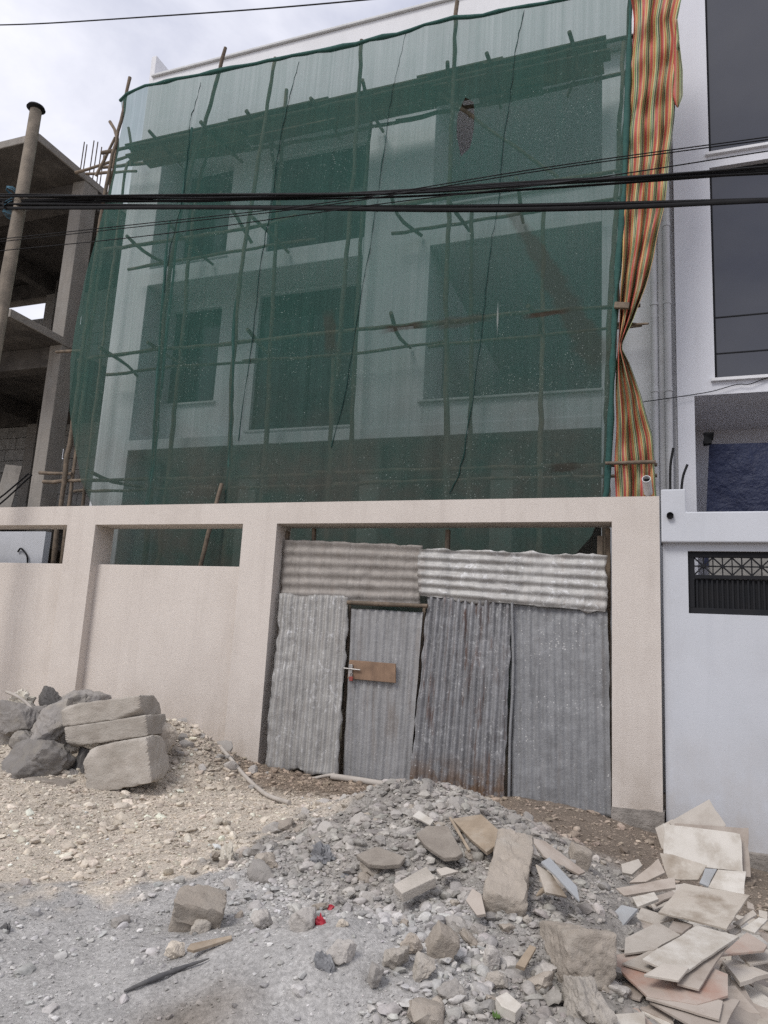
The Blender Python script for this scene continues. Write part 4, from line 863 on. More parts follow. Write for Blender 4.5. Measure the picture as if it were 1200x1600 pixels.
# --- pile of rocks and concrete lumps against the beige wall (pixel box of each, its depth, look)
k_ = 350/1200
def pbox(zx, zy, w_, h_, Y_):
    c = at(zx*k_, 1050+zy*k_, Y_); s_ = dist(c)/FPX*k_; return c, w_*s_/2, h_*s_/2
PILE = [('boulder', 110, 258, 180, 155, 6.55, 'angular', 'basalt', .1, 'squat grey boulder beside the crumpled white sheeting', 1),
        ('boulder', 280, 160, 145, 120, 6.95, 'angular', 'basalt_dark', .2, 'nearly black boulder crowning the rock pile', 2),
        ('boulder', 285, 300, 215, 215, 6.45, 'angular', 'basalt', -.4, 'tall light grey boulder leaning beside the concrete blocks', 3),
        ('boulder', 415, 175, 240, 130, 6.85, 'angular', 'basalt', -.45, 'long tilted grey boulder behind the top concrete block', 4),
        ('concrete_block', 600, 206, 450, 108, 6.55, 'block', 'old_conc', -.19, 'pale broken concrete block lying topmost on the rock pile', 5),
        ('concrete_block', 628, 313, 462, 106, 6.50, 'block', 'old_conc', -.21, 'pale concrete block sandwiched in the middle of the rock pile', 6),
        ('concrete_block', 678, 492, 375, 235, 6.25, 'block', 'old_conc', -.26, 'big pale concrete slab propped at the foot of the rock pile', 7),
        ('boulder', 50, 388, 135, 175, 6.55, 'angular', 'basalt', .2, 'dark upright boulder under the squat grey one', 8),
        ('boulder', 140, 395, 150, 150, 6.42, 'angular', 'basalt', -.3, 'small mid grey boulder wedged in the pile', 9),
        ('boulder', 200, 485, 355, 195, 6.12, 'angular', 'basalt', -.12, 'broad pointed greenish grey boulder at the front of the pile', 10),
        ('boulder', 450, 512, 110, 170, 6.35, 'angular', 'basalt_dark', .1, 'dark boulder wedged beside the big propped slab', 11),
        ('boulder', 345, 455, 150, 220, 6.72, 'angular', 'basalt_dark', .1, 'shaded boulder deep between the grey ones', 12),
        ('boulder', 20, 560, 110, 110, 6.2, 'angular', 'basalt', .1, 'low grey stone at the left foot of the pile', 13),
        ('boulder', -30, 470, 110, 130, 6.4, 'angular', 'basalt', .1, 'grey stone half cut off beside the upright boulder', 14),
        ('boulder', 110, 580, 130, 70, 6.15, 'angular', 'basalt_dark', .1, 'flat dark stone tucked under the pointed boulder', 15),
        ('concrete_block', 300, 608, 250, 80, 6.05, 'block', 'dusty_slab', 0, 'thin dusty slab lying flat before the pointed boulder', 16),
        ('boulder', 890, 350, 95, 110, 6.75, 'angular', 'brown_conc', .5, 'brownish chunk leaning right of the concrete blocks', 17),
        ('boulder', -20, 300, 130, 130, 6.6, 'angular', 'old_conc', 0, 'pale chunk at the left edge of the pile', 18)]
for nm, zx, zy, w_, h_, Y_, kd, mt_, tilt, lb, sdd in PILE:
    c, hw, hh_ = pbox(zx, zy, w_, h_, Y_); 
    dp = min(hw, .28)*random.uniform(.8, 1.0) if kd == 'angular' else (.22 if hh_ < .2 else .20)
    rz = random.uniform(-.3, .3) if kd == 'angular' else .18
    sc_ = 1.12 if kd == 'angular' else 1.0; me = rockmesh(nm, 5, sdd*13+3, kd, 44 if kd == 'angular' else 46, .12 if kd == 'angular' else .05, (hw, dp, hh_))
    stone(nm, me, mt_, c, (hw*sc_, dp, hh_*sc_), (random.uniform(-.2, .2) if kd == 'angular' else -.05, tilt, rz), lb, 'rock' if nm == 'boulder' else 'concrete block')
for i_, (zx, zy, w_, h_, Y_) in enumerate(((60, 475, 85, 75, 6.3), (330, 365, 95, 110, 6.55), (385, 560, 75, 60, 6.2), (215, 395, 90, 80, 6.5), (240, 225, 90, 80, 6.7), (175, 330, 70, 70, 6.55), (395, 420, 80, 90, 6.6))):
    c, hw, hh_ = pbox(zx, zy, w_, h_, Y_)
    stone('boulder', rockmesh('boulder', 4, 700+i_*7, 'angular', 44, .13), 'basalt', c, (hw*1.15, hw, hh_*1.15), (.2, random.uniform(-.4, .4), random.uniform(0, 3)), 'small grey stone wedged between the boulders of the rock pile', 'rock', 'small stones wedged in the rock pile')
def crumple(name, px, py, Y_, w_, h_, dp, mat, seed, label, cat, sub=4):
    D, F = ICO[sub]; V = D*(.85+1.1*n3(D, 1.7, seed, 4)[:, None]+1.6*np.abs(n3(D, 3.1, seed+3, 3))[:, None]-1.0*np.abs(n3(D, 7, seed+5, 2))[:, None]); c = at(px, py, Y_); s_ = dist(c)/FPX
    me = npmesh(name, V*np.array((w_*s_/2, dp, h_*s_/2)), F, None, True); me.set_sharp_from_angle(angle=R(35)); return tag(link(name, me, mat, None, c), label, cat)
crumple('white_sheeting', 30, 1097, 6.75, 46, 36, .13, 'cloth', 3, 'crumpled dirty white sheeting on top of the rock pile', 'sheeting')
tag(build('cut_hose', MB().tube(spline([at(10, 1081, 6.6), at(25, 1087, 6.58), at(40, 1097, 6.58), at(50, 1108, 6.58)], 6), .018, 8), 'hose', smooth=60), 'short pale hose length lying over the white sheeting', 'hose')

# --- hand placed stones on the ground and the heap: pixel box, look
def put(nm, px, py, w_, h_, mat, kd, rot, label, cat, seed, depth=None, sink=.25, sub=4):
    g_ = gnd(px, py+h_*.42); s_ = dist(g_)/FPX; hw, hh_ = w_*s_/2*.88, h_*s_/2*.88; dp = (depth or (hw+hh_)/2)*.85
    c = at(px, py, g_.y+dp*.55); me = rockmesh(nm, sub, seed, kd, 24, .11 if kd == 'block' else .19, (hw, dp, hh_))
    return stone(nm, me, mat, c, (hw, dp, hh_), rot, label, cat)
put('concrete_lump', 310, 1425, 88, 66, 'brown_conc', 'block', (.3, .15, .5), 'big rounded brown concrete lump at the left foot of the heap', 'rubble', 201)
put('concrete_lump', 315, 1447, 34, 30, 'old_conc', 'lump', (.3, .15, .5), 'pale round stone touching the big brown lump', 'rubble', 202)
put('concrete_lump', 275, 1485, 32, 32, 'cream_stone', 'angular', (.1, .3, .2), 'pale angular stone by the splintered board', 'rubble', 203)
put('concrete_lump', 900, 1492, 92, 92, 'brown_conc', 'block', (-.25, .1, .45), 'squared brown concrete chunk left of the tile heap', 'rubble', 204, .24, sub=5)
put('concrete_lump', 913, 1565, 92, 92, 'old_conc', 'lump', (.1, .2, .4), 'pale coarse aggregate lump below the squared brown chunk', 'rubble', 205, .2, sub=5)
put('concrete_lump', 478, 1435, 48, 46, 'rubble', 'angular', (.2, .3, .6), 'grey broken lump next to the red plastic scraps', 'rubble', 206)
put('concrete_lump', 410, 1437, 46, 36, 'rubble', 'lump', (.2, .3, .9), 'rounded grey lump left of the red scraps', 'rubble', 207)
put('concrete_lump', 645, 1478, 48, 36, 'brown_conc', 'lump', (.2, .3, .9), 'tan round lump beside the brown square brick', 'rubble', 208)
put('concrete_lump', 690, 1478, 46, 58, 'brown_conc', 'block', (.2, .5, .5), 'brown square brick chunk standing in the rubble', 'rubble', 209)
put('concrete_lump', 660, 1515, 54, 42, 'old_conc', 'angular', (.3, -.6, .3), 'pale oblong lump below the tan round one', 'rubble', 210)
put('concrete_lump', 775, 1533, 44, 36, 'old_conc', 'lump', (.3, -.2, .3), 'pale flat lump above the white brick piece', 'rubble', 211)
put('concrete_lump', 535, 1490, 44, 48, 'rubble', 'angular', (.3, .6, .3), 'sharp grey shard lump in the middle of the heap', 'rubble', 212)
put('concrete_lump', 705, 1550, 60, 40, 'rubble', 'lump', (.1, .1, .3), 'wide grey lump low on the heap', 'rubble', 213)
put('concrete_lump', 768, 1495, 40, 50, 'rubble', 'lump', (.1, .1, .9), 'grey crumbly lump between the bricks', 'rubble', 214)
put('concrete_lump', 585, 1527, 30, 44, 'rubble', 'angular', (.1, .3, .9), 'upright grey stone near the dark plastic', 'rubble', 215)
put('concrete_lump', 535, 1444, 22, 16, 'cream_stone', 'lump', (0, 0, .4), 'smooth white oval pebble beside the red scraps', 'pebble', 216)
put('concrete_lump', 822, 1440-2, 20, 18, 'old_conc', 'lump', (0, 0, .4), 'round stone below the long concrete block', 'rubble', 217)
put('concrete_lump', 905, 1340, 36, 36, 'brown_conc', 'block', (.2, .3, .4), 'small square block behind the leaning boards', 'rubble', 218)
put('concrete_lump', 617, 1497, 40, 50, 'old_conc', 'angular', (.3, .2, .1), 'pointed tan stone in the heap', 'rubble', 219)
# long concrete block on the heap
gb_ = gnd(792, 1425); c = at(795, 1376, gb_.y+.30)
stone('concrete_block', rockmesh('concrete_block', 5, 301, 'block', 34, .13, (.11, .33, .13)), 'brown_conc', c, (.11, .33, .13), (.30, .10, .12), 'long brown concrete block lying end on at the crest of the heap', 'concrete block')

# --- flat pieces: outline in pixels, height of its plane, tilt of its normal
_jr = random.Random(99)
def jag(P, amt=.005):                            # chipped edges
    out = []; cen = sum((Vector(p) for p in P), Vector())/len(P)
    for i_ in range(len(P)):
        a, b_ = Vector(P[i_]), Vector(P[(i_+1) % len(P)]); k = max(1, int((b_-a).length/.07)); out.append(a.lerp(cen, _jr.choice((0, 0, 0, .02, .04))))
        for j in range(1, k):
            q = a.lerp(b_, (j+_jr.uniform(-.3, .3))/k); d_ = (cen-q).normalized(); out.append(q+d_*(_jr.uniform(0, amt) if _jr.random() < .85 or k < 3 else _jr.uniform(.004, .014)))
    return out
def flat(nm, poly, z_, nrm, th, mat, label, cat, group=None, bev=.0015, k=None):
    if k: poly = [(850+a/3.4286, 1220+b_/3.4286) for a, b_ in poly]; z_ += .10
    n_ = Vector(nrm).normalized(); cx = sum(a for a, _ in poly)/len(poly); cy = sum(b_ for _, b_ in poly)/len(poly); c = onz(cx, cy, z_)
    P = []
    for a, b_ in poly:
        v = ray(a, b_); P.append(EYE+v*((c-EYE).dot(n_)/v.dot(n_)))
    o = build(nm, MB().prism(jag(P) if cat == 'tile' else P, -n_*th), mat, bevel=bev); return tag(o, label, cat, group)
def hgt(px, py, add): g_ = gnd(px, py); return g_.z+add
flat('brick', [(614, 1382), (666, 1353), (680, 1371), (628, 1396)], hgt(647, 1375, .07), (-.12, -.35, 1), .055, 'old_conc', 'pale flat brick on the slope of the heap', 'brick', bev=.004)
flat('tile_offcut', [(644, 1275), (654, 1266), (678, 1281), (672, 1289)], hgt(661, 1278, .03), (0, -.45, 1), .012, 'tile_white', 'small bright tile offcut near the top of the heap', 'tile')
flat('tile_offcut', [(682, 1358), (697, 1354), (717, 1361), (690, 1368)], hgt(698, 1361, .04), (.1, -.3, 1), .014, 'tile_beige', 'small pale offcut right of the flat brick', 'tile')
flat('mortar_crust', [(650, 1302), (668, 1290), (700, 1290), (723, 1332), (714, 1338), (694, 1340), (672, 1326), (662, 1318)], hgt(688, 1318, .035), (-.1, -.4, 1), .03, 'dusty_slab', 'dusty crust of old mortar beside the thin rod', 'mortar', bev=.006)
flat('mortar_crust', [(556, 1335), (588, 1322), (634, 1338), (625, 1350), (600, 1352), (576, 1350)], hgt(596, 1340, .03), (0, -.4, 1), .03, 'dusty_slab', 'flat crumbling crust left on the grey slope of the heap', 'mortar', bev=.006)
flat('wooden_board', [(706, 1279), (752, 1272), (792, 1308), (760, 1331), (735, 1310)], hgt(748, 1300, .05), (-.2, -.3, 1), .025, 'board', 'dusty brown board capping the heap', 'board', bev=.003)
flat('wooden_board', [(785, 1293), (828, 1308), (844, 1338), (800, 1320)], hgt(814, 1315, .10), (.5, -.35, 1), .014, 'tile_beige', 'upper beige board leaning behind the long concrete block', 'board')
flat('wooden_board', [(828, 1308), (852, 1314), (915, 1362), (905, 1366), (850, 1338)], hgt(868, 1338, .09), (.5, -.3, 1), .014, 'tile_back', 'long beige strip sliding off the heap toward the tiles', 'board')
flat('tile', [(845, 1346), (858, 1338), (902, 1385), (906, 1408)], hgt(876, 1370, .10), (.45, -.45, 1), .012, 'tile_blue', 'narrow bluish tile strip leaning by the long concrete block', 'tile')
flat('tile', [(838, 1350), (862, 1365), (887, 1402), (853, 1394)], hgt(858, 1378, .08), (.55, -.5, 1), .012, 'tile_mud', 'triangular mud stained tile leaning under the bluish strip', 'tile')
flat('brick', [(774, 1558), (792, 1549), (816, 1570), (806, 1582), (784, 1572)], hgt(795, 1566, .05), (.1, -.25, 1), .05, 'tile_white', 'clean pale brick piece low on the heap', 'brick', bev=.003)
flat('wooden_board', [(806, 1507), (828, 1476), (838, 1480), (820, 1512)], hgt(822, 1496, .06), (.2, -.4, 1), .02, 'board', 'short splintered timber left of the brown chunk', 'board')
flat('wooden_board', [(292, 1482), (298, 1474), (362, 1461), (362, 1466), (302, 1485)], hgt(325, 1474, .05), (0, -.3, 1), .015, 'board', 'splintered pale board by the big brown lump', 'board')
flat('tile', [(727, 1406), (738, 1388), (752, 1396), (759, 1428), (745, 1430)], hgt(745, 1410, .07), (-.2, -.6, 1), .018, 'tile_back', 'pinkish curved tile shard beside the long concrete block', 'tile')
G = 'loose floor tiles in the tile heap'; TL = 'beige floor tile lying inside the tile heap'
NU_ = (-.05, -.1, 1)
zb_ = -.50
flat('tile', [(285, 925), (470, 860), (640, 1100), (700, 1303), (360, 1150)], -.36, (.02, -.10, 1), .011, 'tile_back', 'broad pinkish tile at the bottom of the tile heap', 'tile', None, k=1)
flat('tile', [(1000, 1060), (1060, 1080), (1190, 1310), (960, 1310)], -.45, (.05, -.05, 1), .011, 'tile_back', 'pinkish tile lying on the damp soil at the heap edge', 'tile', None, k=1)
flat('tile', [(560, 1180), (760, 1130), (1050, 1172), (975, 1310), (790, 1310)], -.345, (.0, -.10, 1), .011, 'tile_back', TL, 'tile', G, k=1)
flat('tile', [(545, 1160), (700, 1100), (962, 1178), (945, 1280)], -.325, (.0, -.10, 1), .011, 'tile_back', TL, 'tile', G, k=1)
flat('tile', [(330, 937), (480, 915), (740, 930), (985, 1035), (992, 1150), (825, 1205), (550, 1155)], -.30, (.0, -.12, 1), .012, 'tile_terra', 'big terracotta stained tile with cut corners', 'tile', None, k=1)
flat('tile', [(418, 977), (600, 890), (760, 960), (620, 1040)], -.275, (.0, -.12, 1), .011, 'tile_beige', TL, 'tile', G, k=1)
flat('tile', [(712, 1085), (830, 1115), (985, 880), (860, 850)], -.262, (.0, -.12, 1), .011, 'tile_back', TL, 'tile', G, k=1)
flat('tile', [(535, 1038), (640, 975), (780, 1000), (720, 1068)], -.248, (.0, -.12, 1), .011, 'tile_beige', TL, 'tile', G, k=1)
flat('tile', [(430, 925), (435, 840), (610, 755), (735, 825), (590, 905)], -.25, (.0, -.10, 1), .011, 'tile_beige', 'clean beige tile tucked under the top white tile', 'tile', None, k=1)
flat('tile', [(515, 957), (820, 770), (1045, 832), (730, 1045)], -.225, (.03, -.13, 1), .012, 'tile_white', 'bright white rectangular tile topmost on the tile heap', 'tile', None, k=1)
flat('tile', [(945, 932), (1088, 808), (1195, 880), (1180, 908)], -.31, (-.05, -.08, 1), .012, 'tile_terra', 'rust red stained tile right of the white one', 'tile', None, k=1)
flat('tile', [(955, 960), (1040, 960), (1210, 1030), (1050, 1080)], -.39, (.0, -.05, 1), .022, 'tile_beige', 'thick grey slab piece on the soil beside the terracotta tile', 'tile', None, k=1)
flat('tile', [(1040, 930), (1200, 900), (1230, 960), (1100, 985)], -.37, (.0, -.05, 1), .012, 'tile_beige', TL, 'tile', G, k=1)
flat('tile', [(612, 703), (745, 545), (1105, 612), (978, 792)], -.235, (.02, -.14, 1), .012, 'tile_mud', 'large pale tile with a dark mud stain at one corner', 'tile', None, k=1)
flat('tile', [(485, 733), (520, 678), (700, 735), (600, 768)], -.31, (.0, -.10, 1), .011, 'tile_beige', TL, 'tile', G, k=1)
flat('tile', [(660, 800), (700, 735), (800, 770), (740, 815)], -.30, (.0, -.05, 1), .011, 'tile_back', TL, 'tile', G, k=1)
flat('tile', [(385, 840), (430, 770), (560, 730), (620, 790), (470, 850)], -.335, (.0, -.08, 1), .011, 'tile_back', TL, 'tile', G, k=1)
flat('tile', [(272, 802), (415, 664), (502, 685), (370, 834)], -.27, (-.10, -.16, 1), .016, 'tile_blue', 'blue grey skirting tile strip with a moulded edge', 'tile', None, k=1)
flat('tile', [(470, 622), (590, 595), (614, 632), (500, 676)], -.265, (-.05, -.25, 1), .018, 'tile_white', 'small clean white tile piece above the blue grey strip', 'tile', None, k=1)
flat('tile', [(385, 575), (700, 515), (706, 572), (430, 614)], -.30, (.0, -.30, 1), .016, 'tile_back', 'long narrow dusty tile strip across the back of the heap', 'tile', None, k=1)
flat('tile', [(560, 640), (700, 600), (720, 640), (590, 690)], -.335, (.0, -.1, 1), .011, 'tile_beige', TL, 'tile', G, k=1)
flat('tile', [(580, 620), (690, 588), (710, 610), (600, 660)], -.315, (.0, -.1, 1), .011, 'tile_back', TL, 'tile', G, k=1)
flat('tile', [(880, 570), (930, 473), (1083, 485), (1073, 607)], -.24, (-.05, -.35, 1), .012, 'tile_white', 'white tile with a yellowed edge behind the mud stained one', 'tile', None, k=1)
flat('tile', [(832, 545), (862, 468), (928, 470), (882, 568)], -.25, (-.1, -.35, 1), .014, 'tile_blue', 'grey textured tile piece beside the yellowed white tile', 'tile', None, k=1)
flat('tile', [(618, 385), (690, 393), (872, 452), (832, 532), (665, 527), (645, 470)], -.24, (.05, -.75, 1), .012, 'tile_mud', 'brown stained tile leaning at the foot of the standing tiles', 'tile', None, k=1)
flat('tile', [(455, 545), (612, 415), (648, 490), (545, 540)], -.27, (-.35, -.7, 1), .016, 'tile_back', 'dusty tile strip standing askew at the back left of the tile heap', 'tile', None, k=1)
flat('tile', [(413, 446), (508, 416), (527, 452), (470, 502), (420, 490)], -.27, (.0, -.6, 1), .02, 'tile_beige', 'broken pale tile corner upright in the soil', 'tile', None, k=1)
flat('tile', [(360, 1250), (540, 1236), (546, 1320), (360, 1325)], -.36, (.0, -.1, 1), .02, 'tile_white', 'white square tile piece below the pinkish tiles', 'tile', None, k=1)
flat('tile', [(440, 1245), (492, 1203), (600, 1320), (545, 1325)], -.385, (.0, -.1, 1), .011, 'tile_terra', TL, 'tile', G, k=1)
for i_, q in enumerate(([(1010, 760), (1120, 690), (1140, 715), (1050, 775)], [(1060, 790), (1150, 730), (1200, 740), (1130, 815)], [(1150, 690), (1198, 700), (1196, 742), (1150, 725)], [(1085, 640), (1120, 660), (1130, 690), (1090, 680)], [(980, 800), (1050, 765), (1060, 800), (1010, 830)])):
    flat('tile', q, -.30-.012*i_, (random.uniform(-.2, .2), -.2, 1), .012, ('tile_beige', 'tile_white', 'tile_beige', 'tile_back', 'tile_beige')[i_], 'broken beige tile shard at the damp edge of the tile heap', 'tile', 'broken shards at the heap edge', k=1)
rt_ = random.Random(31)
for i_ in range(34):                              # more tiles and shards buried under the named ones
    x_ = rt_.uniform(-.1, .62); y_ = rt_.uniform(3.75, 6.3)
    if x_ < .25-.12*(y_-3.7)*0 and y_ > 5.6 and x_ < .1: continue
    a = rt_.uniform(0, 3.1); w2, h2 = rt_.uniform(.09, .24), rt_.uniform(.06, .15); z_ = hz(x_, y_)+.008+rt_.uniform(0, .03)
    tx, ty = rt_.uniform(-.16, .16), rt_.uniform(-.22, .05); P = []
    for sx_, sy_ in ((-1, -1), (1, -rt_.uniform(.6, 1)), (rt_.uniform(.6, 1), 1), (-1, rt_.uniform(.7, 1))):
        dx_, dy_ = sx_*w2*math.cos(a)-sy_*h2*math.sin(a), sx_*w2*math.sin(a)+sy_*h2*math.cos(a); P.append((x_+dx_, y_+dy_, z_-tx*dx_-ty*dy_))
    tag(build('tile', MB().prism(jag(P, .008), (0, 0, -.011)), rt_.choice(('tile_beige', 'tile_back', 'tile_back', 'tile_white', 'tile_mud')), bevel=.0015), 'half buried beige tile shard under the tile heap', 'tile', 'half buried tile shards')
# standing tiles leaning on the wall corner
def lean(poly, Yc, mat, label, ny=-2.2, nx_=.1, th=.012):
    poly = [(850+a/3.4286, 1220+b_/3.4286) for a, b_ in poly]; n_ = Vector((nx_, ny, 1)).normalized()
    c = at(sum(a for a, _ in poly)/len(poly), sum(b_ for _, b_ in poly)/len(poly), Yc); P = []
    for a, b_ in poly: v = ray(a, b_); P.append(EYE+v*((c-EYE).dot(n_)/v.dot(n_)))
    tag(build('standing_tile', MB().prism(jag(P, .003), -n_*th), mat, bevel=.0015), label, 'tile')
lean([(668, 221), (885, 98), (976, 238), (800, 420)], 7.62, 'tile_beige', 'beige tile standing on its corner against the white wall')
lean([(595, 252), (690, 205), (760, 420), (660, 460)], 7.56, 'tile_beige', 'beige tile peeping out at the left of the standing tiles')
lean([(700, 226), (1096, 252), (1108, 516), (720, 490)], 7.46, 'tile_back', 'pinkish tile standing behind the front white tile')
lean([(636, 228), (1058, 282), (1066, 487), (640, 440)], 7.38, 'tile_white', 'large white tile standing in front of the leaning tiles')

# --- small litter
def gtube(nm, pxs, r, mat, label, cat, dz=0.0, n=8):
    P = spline([gnd(*p)+Vector((0, 0, r*.6+dz)) for p in pxs], 8); rr_ = [r*(.25+.75*math.sin(math.pi*min(1, .08+i_/len(P)*.95)))*random.uniform(.85, 1.1) for i_ in range(len(P))] if 'stick' in nm or 'splint' in nm else r; return tag(build(nm, MB().tube(P, rr_, n), mat, smooth=60), label, cat)
def ytube(nm, pxs, r, mat, label, cat, n=8):
    P = spline([at(p[0], p[1], 7.80) for p in pxs], 8); return tag(build(nm, MB().tube(P, r, n), mat, smooth=60), label, cat)
gtube('garden_hose', [(345, 1172), (362, 1192), (378, 1212), (398, 1232), (420, 1248), (452, 1259)], .022, 'hose', 'dusty hose trailing from the rubble toward the gateway', 'hose', .012)
ytube('garden_hose', [(428, 1219), (455, 1223), (480, 1219), (505, 1213), (524, 1210)], .018, 'hose', 'thin hose joining the pipe before the zinc door', 'hose')
ytube('plastic_pipe', [(518, 1213), (560, 1219), (600, 1225), (640, 1228)], .034, 'hose', 'dusty plastic pipe lying along the foot of the zinc door', 'pipe', n=12)
gtube('black_stick', [(193, 1556), (235, 1538), (280, 1520), (326, 1504)], .0125, 'rubber', 'dark tapering stick lying on the grey dust', 'stick', .01)
gtube('thin_rod', [(703, 1292), (716, 1315), (733, 1345)], .010, 'board', 'thin pale rod beside the mortar crust', 'rod', .05, 6)
gtube('splinter', [(838, 1418), (850, 1408), (862, 1402)], .014, 'board', 'brown splinter of wood right of the long block', 'stick', .05, 6)
def crum(nm, px, py, w_, h_, mat, seed, label, cat, thin=.5, sub=4):
    g_ = gnd(px, py+h_*.3); o = crumple(nm, px, py, g_.y+.03, w_, h_, w_/2*dist(g_)/FPX*thin, mat, seed, label, cat, sub); return o
crum('plastic_scrap', 512, 1420, 24, 12, 'red', 21, 'upper red plastic scrap in the rubble', 'plastic', .6, 3)
crum('plastic_scrap', 500, 1441, 19, 24, 'red', 22, 'lower torn red plastic scrap in the rubble', 'plastic', .6, 3)
crum('plastic_bag', 502, 1340, 38, 44, 'greybag', 23, 'crumpled dusty grey plastic bag on the heap', 'bag')
crum('plastic_bag', 356, 1338, 26, 40, 'cloth', 24, 'dusty white plastic bag half buried left of the heap', 'bag')
crum('plastic_bag', 508, 1512, 30, 40, 'greybag', 25, 'dark plastic strip hanging in the rubble edge', 'bag', .4)
crum('plastic_bag', 8, 1456, 20, 22, 'rubber', 26, 'black plastic scrap on the grey dust', 'bag', .6, 3)
crum('plastic_bag', 540, 1372, 20, 14, 'greybag', 27, 'small round grey plastic lid in the heap', 'lid', .9, 3)
for i_, (px, py) in enumerate(((740, 1585), (776, 1595))):
    g_ = gnd(px, py); wd = empty('weed', g_, ('tiny green weed growing below the wide grey lump', 'tiny green weed growing under the clean pale brick')[i_], 'weed')
    for q in range(14):
        a = q*2.4; l_ = random.uniform(.015, .035); d_ = Vector((math.cos(a), math.sin(a), .9)); s_ = Vector((-math.sin(a), math.cos(a), 0))*.007
        tip = g_+d_*l_; mid = g_+d_*l_*.5
        build('leaf', MB().add([g_, mid+s_, tip, mid-s_], [(0, 1, 2, 3)]), 'leaf', wd)

# ------------------------------------------------------------------ rubble: 300 stones one by one, the rest as loose stuff
def pick(nw, seed, wfun):
    rg = np.random.default_rng(seed); out = np.zeros((0, 2))
    while len(out) < nw:
        # sample in picture-depth: even on the ground, favouring the near side
        x = rg.uniform(-7.6, 1.6, nw*4); y = rg.uniform(2.2, 7.95, nw*4); keep = rg.random(nw*4) < wfun(x, y)
        vx = x*r_.x+y*r_.y; vz = x*fw.x+y*fw.y; keep &= (np.abs(vx/np.maximum(vz, .1)) < .58)
        out = np.r_[out, np.c_[x[keep], y[keep]]]
    return out[:nw]
def wheap(x, y):
    a = np.minimum(1, 1.25*gs(x, y, -1.35, 4.9, .85, 1.0)+1.0*gs(x, y, -.65, 3.7, .65, 1.0)+.8*gs(x, y, -2.3, 4.85, .45, .45)+.7*gs(x, y, -5.0, 7.2, .9, .4)+.15*gs(x, y, -1.7, 6.1, .8, .5))
    hole = gs(x, y, -1.55, 3.45, .55, .38)+gs(x, y, .25, 4.6, .55, 1.0)
    return np.clip(a-.9*hole, 0, 1)
def wall_(x, y):
    return np.clip(.19+.9*wheap(x, y)+.35*ss(-2.5, -3.2, x)*ss(3.6, 4.4, y)-.1*gs(x, y, -1.55, 3.45, .55, .4), .04, 1)
ms = {'rubble': [rockmesh('rubble_stone', 3, 400+i_, 'angular' if i_ % 2 else 'lump', 26, .24) for i_ in range(8)],
      'cream_stone': [rockmesh('cream_stone', 3, 430+i_, 'angular', 26, .22) for i_ in range(5)],
      'brown_conc': [rockmesh('rubble_chunk', 3, 450+i_, 'lump', 20, .28) for i_ in range(4)]}
LB = {'rubble': ('rubble_stone', 'fist sized grey rubble stone strewn over the heap before the gate', 'grey rubble stones of the heap'),
      'brown_conc': ('rubble_chunk', 'crumbly tan mortar chunk strewn over the heap before the gate', 'tan mortar chunks of the heap'),
      'cream_stone': ('cream_stone', 'small cream stone lying on the crushed stone ground by the rock pile', 'cream stones on the crushed stone')}
P = pick(215, 5, wheap); rg = np.random.default_rng(6); rad = np.clip(.028*(rg.random(215)**-.45), .028, .095)
for i_, (x, y) in enumerate(P):
    mt_ = 'rubble' if rg.random() < .68 else 'brown_conc'; nm, lb, gp = LB[mt_]; r0 = rad[i_]; me = ms[mt_][i_ % len(ms[mt_])]
    stone(nm, me, mt_, (x, y, hz(x, y)+r0*.02), (r0*rg.uniform(.8, 1.3), r0*rg.uniform(.8, 1.2), r0*rg.uniform(.5, .85)), tuple(rg.uniform(-.6, .6, 2))+(rg.uniform(0, 6.3),), lb, 'rubble', gp)
P = pick(80, 15, lambda x, y: ss(-2.6, -3.1, x)*ss(3.9, 4.4, y)*ss(6.6, 6.0, y))
for i_, (x, y) in enumerate(P):
    nm, lb, gp = LB['cream_stone']; r0 = float(np.clip(.016*rg.random()**-.45, .016, .06))
    stone(nm, ms['cream_stone'][i_ % 5], 'cream_stone', (x, y, hz(x, y)+r0*.15), (r0*rg.uniform(.9, 1.5), r0*rg.uniform(.8, 1.2), r0*rg.uniform(.35, .6)), tuple(rg.uniform(-.35, .35, 2))+(rg.uniform(0, 6.3),), lb, 'stone', gp)
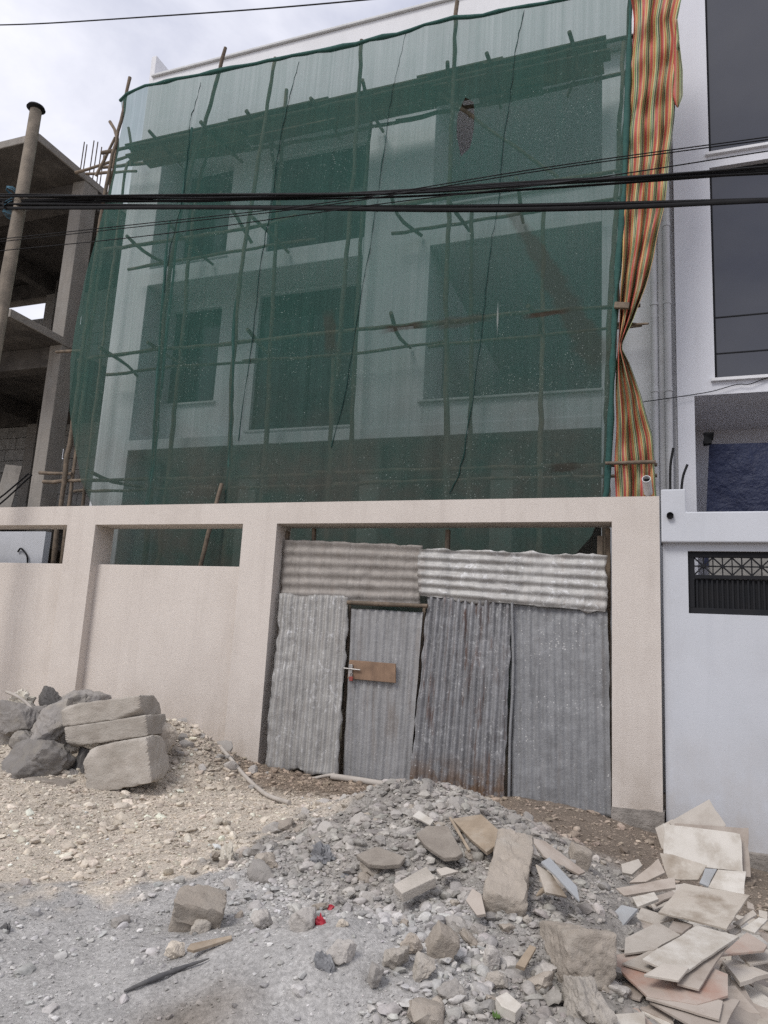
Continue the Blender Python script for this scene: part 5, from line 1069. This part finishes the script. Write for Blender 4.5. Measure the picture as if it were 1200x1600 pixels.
def scatter(name, nw, seed, wfun, sub, rmin, pw, rmax, mat, nvar=12):
    rg = np.random.default_rng(seed); P = pick(nw, seed+1, wfun); r0 = np.clip(rmin*(rg.random(nw)**-pw), rmin, rmax)
    bases = []
    for k in range(nvar):
        V, F = rockverts(sub, seed*7+k, 'angular', 40, .26); bases.append(V)
    z = H(P[:, 0], P[:, 1]); c0 = zonecol(P[:, 0], P[:, 1]); VV = []; CC = []; FF = []; off = 0
    q = rg.integers(0, nvar, nw); a = rg.uniform(0, 6.283, nw); t_ = rg.uniform(-.6, .6, nw); sxy = rg.uniform(.75, 1.35, (nw, 2)); sz = rg.uniform(.4, .85, nw); br = rg.lognormal(.05, .17, nw)
    for k in range(nvar):
        I = np.where(q == k)[0]; B = bases[k]; nb = len(B)
        x = B[None, :, 0]*sxy[I, 0:1]; y = B[None, :, 1]*sxy[I, 1:2]; w_ = B[None, :, 2]*sz[I, None]
        ct, st_ = np.cos(t_[I])[:, None], np.sin(t_[I])[:, None]; x, w_ = x*ct-w_*st_, x*st_+w_*ct
        ca, sa = np.cos(a[I])[:, None], np.sin(a[I])[:, None]; x, y = x*ca-y*sa, x*sa+y*ca
        R0 = r0[I, None]; W_ = np.stack([x*R0+P[I, 0:1], y*R0+P[I, 1:2], w_*R0+(z[I]+r0[I]*.2)[:, None]], 2).reshape(-1, 3)
        tint = 1+rg.normal(0, .010, (len(I), 3)); cc = (c0[I]*br[I, None]*tint); dampm = (c0[I].mean(1) < .2)[:, None]; cc = np.where(dampm, cc*1.5, cc)
        FF.append((F[None]+(np.arange(len(I))*nb)[:, None, None]+off).reshape(-1, 3)); off += len(I)*nb
        VV.append(W_); CC.append(np.repeat(cc, nb, 0))
    me = npmesh(name, np.concatenate(VV), np.concatenate(FF), np.clip(np.concatenate(CC), .03, .7), sub > 1)
    if sub > 1: me.set_sharp_from_angle(angle=R(40))
    return tag(link(name, me, mat), None, None, None, 'stuff')
scatter('gravel', 66000, 61, wall_, 1, .0036, .42, .016, 'gravel')
scatter('coarse_gravel', 7500, 63, lambda x, y: np.clip(wheap(x, y)+.10*ss(-2.5, -3.2, x)*ss(3.8, 4.4, y)+.055, 0, 1), 2, .011, .45, .038, 'gravel')
